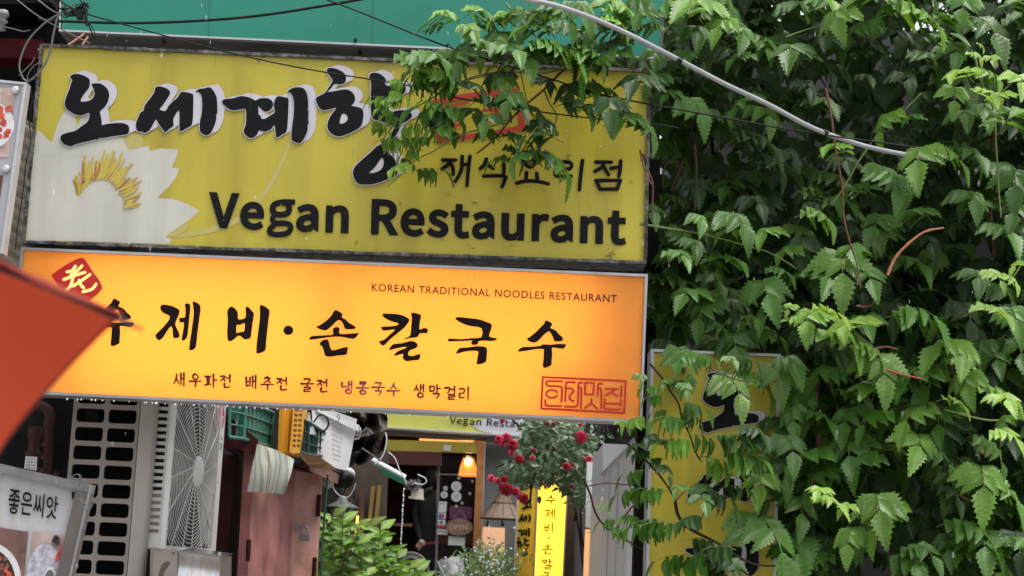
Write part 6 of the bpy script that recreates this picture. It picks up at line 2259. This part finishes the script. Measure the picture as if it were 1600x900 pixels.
stem([(1290, 138), (1298, 175), (1305, 230), (1316, 290), (1318, 335), (1326, 372), (1338, 410), (1345, 450)], .0036, 5.8, STB, vine, name='bare_twig')
stem([(1387, 430), (1395, 410), (1405, 395), (1420, 380), (1445, 362), (1475, 356)], .0048, 5.75, mat('orange_brown_twig', (.34, .13, .06), .5, var=.2), vine, name='bare_twig')
stem([(1338, 478), (1352, 479), (1362, 476), (1371, 464)], .004, 5.9, STB, vine, name='bare_twig')
stem([(1368, 545), (1385, 542), (1402, 546)], .004, 5.9, STB, vine, name='bare_twig')
stem([(1385, 578), (1410, 585), (1440, 592)], .0035, 5.85, mat('crimson_twig', (.32, .05, .04), .5), vine, name='bare_twig')
for pts, r, mt in [
    ([(1522, 80), (1528, 110), (1538, 140), (1552, 170), (1556, 220), (1560, 290), (1564, 340)], .006, STG),
    ([(1552, 168), (1565, 145), (1580, 130)], .004, STG),
    ([(1000, 350), (1050, 358), (1100, 366), (1160, 382), (1205, 396), (1245, 420)], .0055, STG),
    ([(1228, 58), (1255, 48), (1285, 38)], .005, STG),
    ([(1290, 565), (1298, 600), (1310, 640), (1322, 660)], .008, STG),
    ([(1325, 670), (1360, 648), (1400, 640), (1435, 636), (1475, 640)], .007, STD),
    ([(1475, 640), (1520, 652), (1555, 657), (1610, 650)], .006, STG),
    ([(1275, 600), (1278, 640), (1278, 700), (1272, 760), (1268, 800)], .011, STB),
    ([(1080, 55), (1082, 110), (1080, 160), (1082, 230)], .009, STD),
    ([(1360, 225), (1340, 255), (1320, 290), (1300, 320)], .005, STG),
    ([(1440, 145), (1420, 165), (1400, 185), (1375, 205), (1360, 225)], .004, STG),
    ([(1550, 200), (1552, 260), (1548, 330), (1553, 400)], .010, STB),
    ([(1490, 770), (1520, 785), (1560, 805)], .008, STB),
    ([(1530, 705), (1545, 714)], .007, STB),
    ([(1598, 410), (1585, 430), (1570, 450), (1560, 470)], .005, STG),
    ([(1380, 830), (1395, 860), (1410, 885), (1412, 930)], .012, STD),
    ([(1004, 240), (1012, 265), (1020, 290), (1018, 340)], .006, STB),
    ([(1050, 300), (1060, 270), (1068, 250)], .008, STB),
    ([(1035, 290), (1040, 258), (1055, 253), (1060, 256)], .004, STD),
    ([(1085, 225), (1088, 270), (1085, 330)], .007, STD)]:
    stem(pts, r * .72, 6.0 if r < .008 else 6.35, mt, vine)
for pts, r, mt in [
    ([(1010, 40), (960, 62), (915, 85), (880, 110), (850, 140), (820, 165), (795, 190), (775, 215), (745, 240)], .007, STB),
    ([(905, 90), (925, 65), (942, 45)], .009, STB),
    ([(880, 108), (840, 115), (790, 112), (740, 120), (700, 140), (660, 162), (625, 185), (600, 215)], .0045, STG),
    ([(790, 112), (760, 118), (720, 128)], .004, STG),
    ([(800, 185), (760, 200), (715, 212), (680, 235), (650, 250), (625, 275), (605, 292)], .0035, STG),
    ([(850, 140), (858, 160), (870, 185), (850, 215), (830, 240)], .004, STG),
    ([(790, 5), (812, 30), (835, 55), (860, 75)], .005, STG),
    ([(812, 95), (815, 120), (824, 160), (835, 190)], .003, STG),
    ([(1000, 235), (1006, 262), (1018, 288)], .004, STB)]:
    stem(pts, r * .7, 5.8, mt, vine, Y2=5.75)

# sprays in front of the yellow vertical signboard and the white boxes
SP = '''1021,622,.5,-80,1 1040,598,.4,-20,1 1030,648,.5,-70,1 1068,606,.5,10,1 1088,640,.75,50,1 1078,655,.6,70,1 1046,662,.8,-60,1 1072,562,.8,-30,1 1105,562,.6,60,1
1058,697,.85,-75,2 1100,692,.8,80,1 1140,690,.9,85,0 1018,690,.6,-10,0 1032,700,.6,40,0 1022,722,.5,-70,0 1038,735,.5,30,0 1004,712,.5,-60,0 1126,732,1.1,80,2 1158,724,1,60,1 1098,770,.7,20,1 1125,780,.8,60,0 1150,768,.7,80,0 1168,690,.9,-60,0 1175,680,.8,40,0
1016,775,.8,-85,1 990,745,.7,-85,1 983,775,.8,-80,1 1030,830,.9,-85,1 1005,822,.9,-85,1 1075,815,.7,-50,0 1062,768,.5,-20,1 1095,790,.8,0,1 1048,882,1,-88,1 1078,880,1,-85,1 1120,868,.9,-70,0 1100,855,.8,60,0 1140,888,.9,20,0 1125,895,.9,70,0 1180,722,.8,-50,1
990,660,.6,-60,2 975,665,.5,40,2 1018,610,.5,-60,1 996,700,.5,-40,0 950,818,.5,-80,1 968,832,.6,60,1 985,812,.5,-50,1 942,795,.35,30,1 1140,565,.5,20,1 1168,565,.6,70,0 1155,582,.6,-60,1 1000,590,.4,0,1'''
for tok in SP.split():
    x, y, s, yw, tn = [float(q) for q in tok.split(',')]
    put_leaf(vine, x, y, s * .80, yw, int(tn), 5.82 + rnd.uniform(-.05, .05), 'side' if abs(yw) > 45 else 'arch', tilt=rnd.uniform(-10, 10))
    nl += 1
for pts, r in [([(1015, 568), (1034, 590), (1048, 612), (1060, 630), (1066, 655), (1078, 680), (1086, 705), (1096, 722)], .0038),
               ([(965, 683), (985, 697), (1006, 716), (1030, 742), (1048, 768), (1055, 784)], .0045),
               ([(1055, 784), (1060, 806), (1075, 824), (1092, 834), (1120, 848), (1150, 868), (1180, 882), (1212, 884)], .0055),
               ([(1055, 784), (1065, 772), (1076, 762)], .003), ([(1090, 832), (1095, 815), (1100, 800)], .0025), ([(1088, 830), (1065, 822), (1045, 820)], .0025),
               ([(1085, 555), (1105, 572), (1130, 585), (1155, 594), (1180, 596)], .003), ([(1120, 572), (1145, 568), (1170, 570)], .002),
               ([(912, 748), (922, 772), (930, 800), (945, 822), (975, 842), (1003, 858)], .0038), ([(917, 760), (945, 755), (975, 757), (990, 757)], .0025),
               ([(962, 828), (985, 795), (1000, 782)], .0035), ([(1078, 666), (1080, 650), (1076, 640)], .002)]:
    stem(pts, r, 5.86, STD if r > .0035 else STB, vine)

# the 300 largest leaves stay single parts, the small remainder is one joined part
lv = sorted([o for o in bpy.data.objects if o.parent == vine and o.name.split('.')[0] == 'leaf'], key=lambda o: o.matrix_basis.to_scale().x * (1.15 if o.data.materials[0] != LM[0] else 1))
bpy.context.view_layer.update()
b = MB()
tm = {m.name: i for i, m in enumerate(LM + [STG])}
for o in lv[:max(0, len(lv) - 300)]:
    me = o.data
    mw = o.matrix_world.copy()
    n0 = len(b.v)
    b.v += [tuple(mw @ v.co) for v in me.vertices]
    for p in me.polygons:
        b.f.append([n0 + i for i in p.vertices])
        b.mi.append(tm[me.materials[p.material_index].name])
        b.sm.append(True)
    bpy.data.objects.remove(o)
b.build('small_leaves', LM + [STG], vine)['kind'] = 'stuff'
# deeper foliage, too many leaves to count
HOLES = [(1345, 150, 75, 60), (1400, 165, 50, 50), (1480, 290, 55, 45), (1370, 872, 62, 62), (1440, 425, 45, 30), (1420, 790, 60, 60), (1210, 130, 40, 35), (1460, 870, 40, 30), (1095, 240, 60, 40), (1240, 215, 60, 35), (1560, 590, 30, 45), (1355, 760, 30, 40)]


def hole(x, y):
    return any(((x - a) / c_) ** 2 + ((y - b_) / d) ** 2 < 1 for a, b_, c_, d in HOLES)


def inreg(x, y):
    lim = 1003 if y < 545 else 1216
    return x > lim


rg = random.Random(11)
b = MB()
cnt = 0
while cnt < 1250:
    x, y = rg.uniform(1003, 2060), rg.uniform(-140, 980)
    if not inreg(x, y) or (hole(x, y) and rg.random() < .93):
        continue
    Y = rg.uniform(6.2, 7.0)
    s = rg.uniform(.7, 1.1)
    M_ = Matrix.Translation(W(x, y, Y)) @ Matrix.Rotation(math.radians(180 + rg.uniform(-70, 70)), 4, 'Z') @ Matrix.Rotation(math.radians(rg.uniform(-25, 15)), 4, 'X') @ Matrix.Scale(s, 4)
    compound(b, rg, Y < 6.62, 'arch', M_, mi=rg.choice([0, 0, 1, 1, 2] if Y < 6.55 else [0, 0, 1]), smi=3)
    cnt += 1
# unseen leaves added above the frame to shade the vine below
for i in range(170):
    x, y = rg.uniform(1150, 1950), rg.uniform(-380, -60)
    Y = rg.uniform(6.1, 7.4)
    M_ = Matrix.Translation(W(x, y, Y)) @ Matrix.Rotation(rg.uniform(0, 6.28), 4, 'Z') @ Matrix.Scale(rg.uniform(1.0, 1.6), 4)
    compound(b, rg, False, 'arch', M_, smi=3)
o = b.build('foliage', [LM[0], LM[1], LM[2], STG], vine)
o['kind'] = 'stuff'
b = MB()
cnt = 0
while cnt < 5600:
    x, y = rg.uniform(1006, 2080), rg.uniform(-200, 1000)
    if x < 1216 and y > 560 and x > 1010:
        Y = rg.uniform(6.6, 7.2)
        if x < 1100:
            continue
    else:
        Y = rg.uniform(6.85, 7.5)
    if ((x - 1372) / 45) ** 2 + ((y - 872) / 50) ** 2 < 1 or ((x - 1440) / 35) ** 2 + ((y - 425) / 20) ** 2 < 1:
        continue
    d = Vector((rg.uniform(-.7, .7), rg.uniform(-.5, .0), -1))
    nn = Vector((rg.uniform(-.5, .5), -1, rg.uniform(.1, .9)))
    L = rg.uniform(.07, .14)
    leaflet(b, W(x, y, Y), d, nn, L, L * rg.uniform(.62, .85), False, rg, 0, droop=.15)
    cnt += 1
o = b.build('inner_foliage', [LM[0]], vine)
o['kind'] = 'stuff'
b = MB()
for i in range(46):
    x, y = rg.uniform(1020, 1700), rg.uniform(-50, 700)
    pts = [W(x + rg.uniform(-18, 18) + k * rg.uniform(-8, 8), y + k * rg.uniform(40, 80), rg.uniform(6.9, 7.4)) for k in range(5)]
    b.tube(crom(pts, 3), rg.uniform(.003, .009), 5)
b.build('inner_twigs', STD, vine)['kind'] = 'stuff'

# ------------------------------------------------------------------ bright shrub by the cabinet
sh = thing('leafy_shrub', 'bright yellow green leafy shrub at the bottom beside the pink cabinet', 'shrub', tuple(W(570, 960, 9.0)))
SV = []
for tn in (1, 2, 3):
    for k in range(3):
        rg2 = random.Random(90 + k)
        b = MB()
        leaflet(b, Vector((0, 0, 0)), Vector((0, 1, 0)), Vector((0, 0, 1)), .11, .048, True, rg2, 0, droop=.3)
        SV.append(b.mesh('leaf', [LM[tn]]))
tipz = [(520, 806), (512, 818), (536, 815), (548, 830), (560, 822), (578, 822), (595, 828), (580, 845), (560, 850), (540, 850), (520, 840), (505, 835), (600, 850), (615, 862), (622, 872), (640, 888), (650, 893), (605, 880), (585, 872), (560, 880), (535, 880), (515, 872), (500, 860), (630, 905), (575, 900), (545, 905), (515, 900), (655, 910), (598, 905), (500, 890), (532, 862), (570, 862), (590, 890), (617, 890)]
for (x, y) in tipz:
    Y = 9.0 + rg.uniform(-.15, .25)
    c = W(x, y, Y)
    base = c + Vector((rg.uniform(-.03, .03), .05, -.16))
    b = MB()
    b.tube([base, c], .003, 4)
    b.build('stem', STG, sh)
    for j in range(6):
        lvl = j / 6
        p = c.lerp(base, lvl * .8)
        az = j * 2.4 + rg.random()
        el = .7 - lvl * .9
        d = Vector((math.cos(az) * math.cos(el), math.sin(az) * math.cos(el), math.sin(el)))
        me = SV[(2 if lvl < .3 else (1 if lvl < .7 else 0)) * 3 + rg.randrange(3)]
        o = link('leaf', me, sh)
        n_ = Vector((rg.uniform(-.5, .5), -.9, .7))
        n_ = n_ - d * d.dot(n_)
        n_.normalize()
        xx = d.cross(n_)
        Mx = Matrix((xx, d, n_)).transposed().to_4x4()
        Mx.translation = p
        o.matrix_basis = Mx @ Matrix.Scale(rg.uniform(.7, 1.15), 4)

# ------------------------------------------------------------------ small leaved potted plant and climbing rose
pl = thing('potted_shrub', 'fine leaved grey green bushy plant with white flowers under the wicker lamp', 'shrub', tuple(W(765, 930, 13.8)))
b = MB()
for i in range(1500):
    u = rg.gauss(0, 1)
    x = 765 + rg.gauss(0, 27)
    y = 890 + rg.gauss(0, 24)
    if y < 842 + abs(x - 765) * .35 + 6 * math.sin(x * .3):
        continue
    p = W(x, y, 13.8 + rg.uniform(-.3, .3))
    leaflet(b, p, Vector((rg.uniform(-1, 1), rg.uniform(-1, 1), rg.uniform(-.4, 1))), Vector((rg.uniform(-1, 1), -1, rg.uniform(0, 1))), .035, .017, False, rg, 0)
b.build('foliage', [leafmat('grey_green_leaf', (.11, .20, .07))], pl)['kind'] = 'stuff'
b = MB()
for i in range(45):
    x, y = 765 + rg.gauss(0, 24), 880 + rg.gauss(0, 18)
    b.ball(W(x, y, 13.5), .012, 5, 3)
b.build('tiny_flowers', WHITEV, pl)['kind'] = 'stuff'
b = MB()
for i in range(16):
    a = rg.uniform(-1, 1)
    b.tube(crom([W(765 + a * 8, 935, 13.8), W(765 + a * 25, 895, 13.8), W(765 + a * 40 + rg.uniform(-5, 5), 850 + abs(a) * 22, 13.8)], 3), .004, 4)
b.build('stems', STG, pl)['kind'] = 'stuff'

rs = thing('climbing_rose', 'climbing rose bush with deep red blooms hanging below the orange sign', 'rose bush', tuple(W(850, 900, 11.5)))
b = MB()
cn = 0
blobs = [(838, 668, 20, 12, .8), (850, 690, 32, 26, 1.3), (880, 700, 35, 32, 1.3), (820, 735, 28, 22, .8), (860, 735, 30, 20, .7), (905, 720, 18, 40, .9), (915, 680, 20, 20, .6), (905, 775, 14, 18, .45), (860, 660, 26, 8, .5), (893, 745, 15, 25, .6), (792, 735, 10, 10, .3), (886, 665, 30, 12, .5)]
wt = [q[4] for q in blobs]
for i in range(1900):
    q = rg.choices(blobs, wt)[0]
    x, y = q[0] + rg.gauss(0, q[2] * .55), q[1] + rg.gauss(0, q[3] * .55)
    p = W(x, y, 11.5 + rg.uniform(-.45, .45))
    L = rg.uniform(.045, .075)
    leaflet(b, p, Vector((rg.uniform(-1, 1), rg.uniform(-.6, .3), rg.uniform(-1, .3))), Vector((rg.uniform(-.6, .6), -.8, rg.uniform(0, 1))), L, L * .55, False, rg, 0)
b.build('foliage', [leafmat('rose_leaf', (.09, .15, .075), .4)], rs)['kind'] = 'stuff'
b = MB()
for pts in [[(905, 640), (900, 700), (893, 760), (905, 830), (912, 900)], [(860, 650), (870, 690), (835, 740), (828, 790)], [(800, 655), (830, 680), (880, 700)], [(893, 780), (900, 800), (897, 815)], [(907, 760), (908, 830), (915, 870)], [(840, 700), (800, 720), (775, 730)]]:
    b.tube(crom([W(x, y, 11.6) for x, y in pts], 3), .008, 5)
b.build('cane', STD, rs)
ROSE = mat('deep_crimson_petal', (.38, .008, .03), .5, var=.3, vscale=60, trans=.15)
ROSE2 = mat('bright_rose_petal', (.55, .02, .08), .5, var=.2, vscale=60, trans=.15)


def rose(x, y, r_, mt, name='rose'):
    c = W(x, y, 11.05)
    b = MB()
    ax = Vector((rg.uniform(-.5, .5), -1, rg.uniform(-.3, .5))).normalized()
    q = ax.to_track_quat('Z', 'Y').to_matrix()
    for ring in range(5):
        n_ = 3 + ring
        for k in range(n_):
            a0 = 2 * math.pi * k / n_ + ring * .7
            rad = r_ * (.18 + .2 * ring)
            hgt = r_ * (.62 - .13 * ring)
            v = []
            for iu in range(4):
                for iv in range(3):
                    a = a0 + (iu / 3 - .5) * (2 * math.pi / n_) * 1.35
                    t_ = iv / 2
                    rr_ = rad * (.35 + .65 * t_) * (1 + .12 * math.sin(iu * 3 + k))
                    v.append(c + q @ Vector((rr_ * math.cos(a), rr_ * math.sin(a), hgt * t_ - r_ * .15 * (t_ ** 3) * ring * .5)))
            b.add(v, [(iu * 3 + iv, iu * 3 + iv + 1, (iu + 1) * 3 + iv + 1, (iu + 1) * 3 + iv) for iu in range(3) for iv in range(2)], 0, True)
    return b.build(name, mt, rs)


for (x, y, r_, m_) in [(779, 687, 8, 1), (791, 684, 8, 1), (785, 694, 6, 0), (801, 695, 9, 0), (800, 707, 6, 1), (811, 718, 8, 0), (768, 747, 6.5, 1), (779, 751, 6, 0), (788, 749, 6, 0), (791, 765, 11, 0), (806, 768, 7, 0), (819, 779, 8.5, 0), (812, 776, 6, 0), (908, 683, 10.5, 1), (868, 696, 6, 0), (884, 730, 8, 0), (894, 727, 5, 0), (832, 715, 5, 0), (834, 704, 4, 0), (893, 760, 3.5, 0), (920, 718, 7, 0), (785, 656, 5, 0), (854, 660, 5, 0), (865, 663, 4, 0), (907, 662, 5, 0)]:
    rose(x, y, r_ * 11.05 / FPX, ROSE2 if m_ else ROSE)

# ------------------------------------------------------------------ falling rain
b = MB()
for i in range(110):
    Y = rg.uniform(2.6, 5.6)
    x, y = rg.uniform(-20, 1620), rg.uniform(-20, 920)
    r_ = rg.uniform(.0005, .0009)
    b.ball(W(x, y, Y), r_, 5, 4, sc=(1, 1, rg.uniform(4, 9)))
o = b.build('raindrops', mat('raindrop', (.9, .9, .92), .1, spec=1.0, alpha=.4))
tag(o, 'scattered falling raindrops catching the light in front of signs and leaves', 'rain')
o['kind'] = 'stuff'
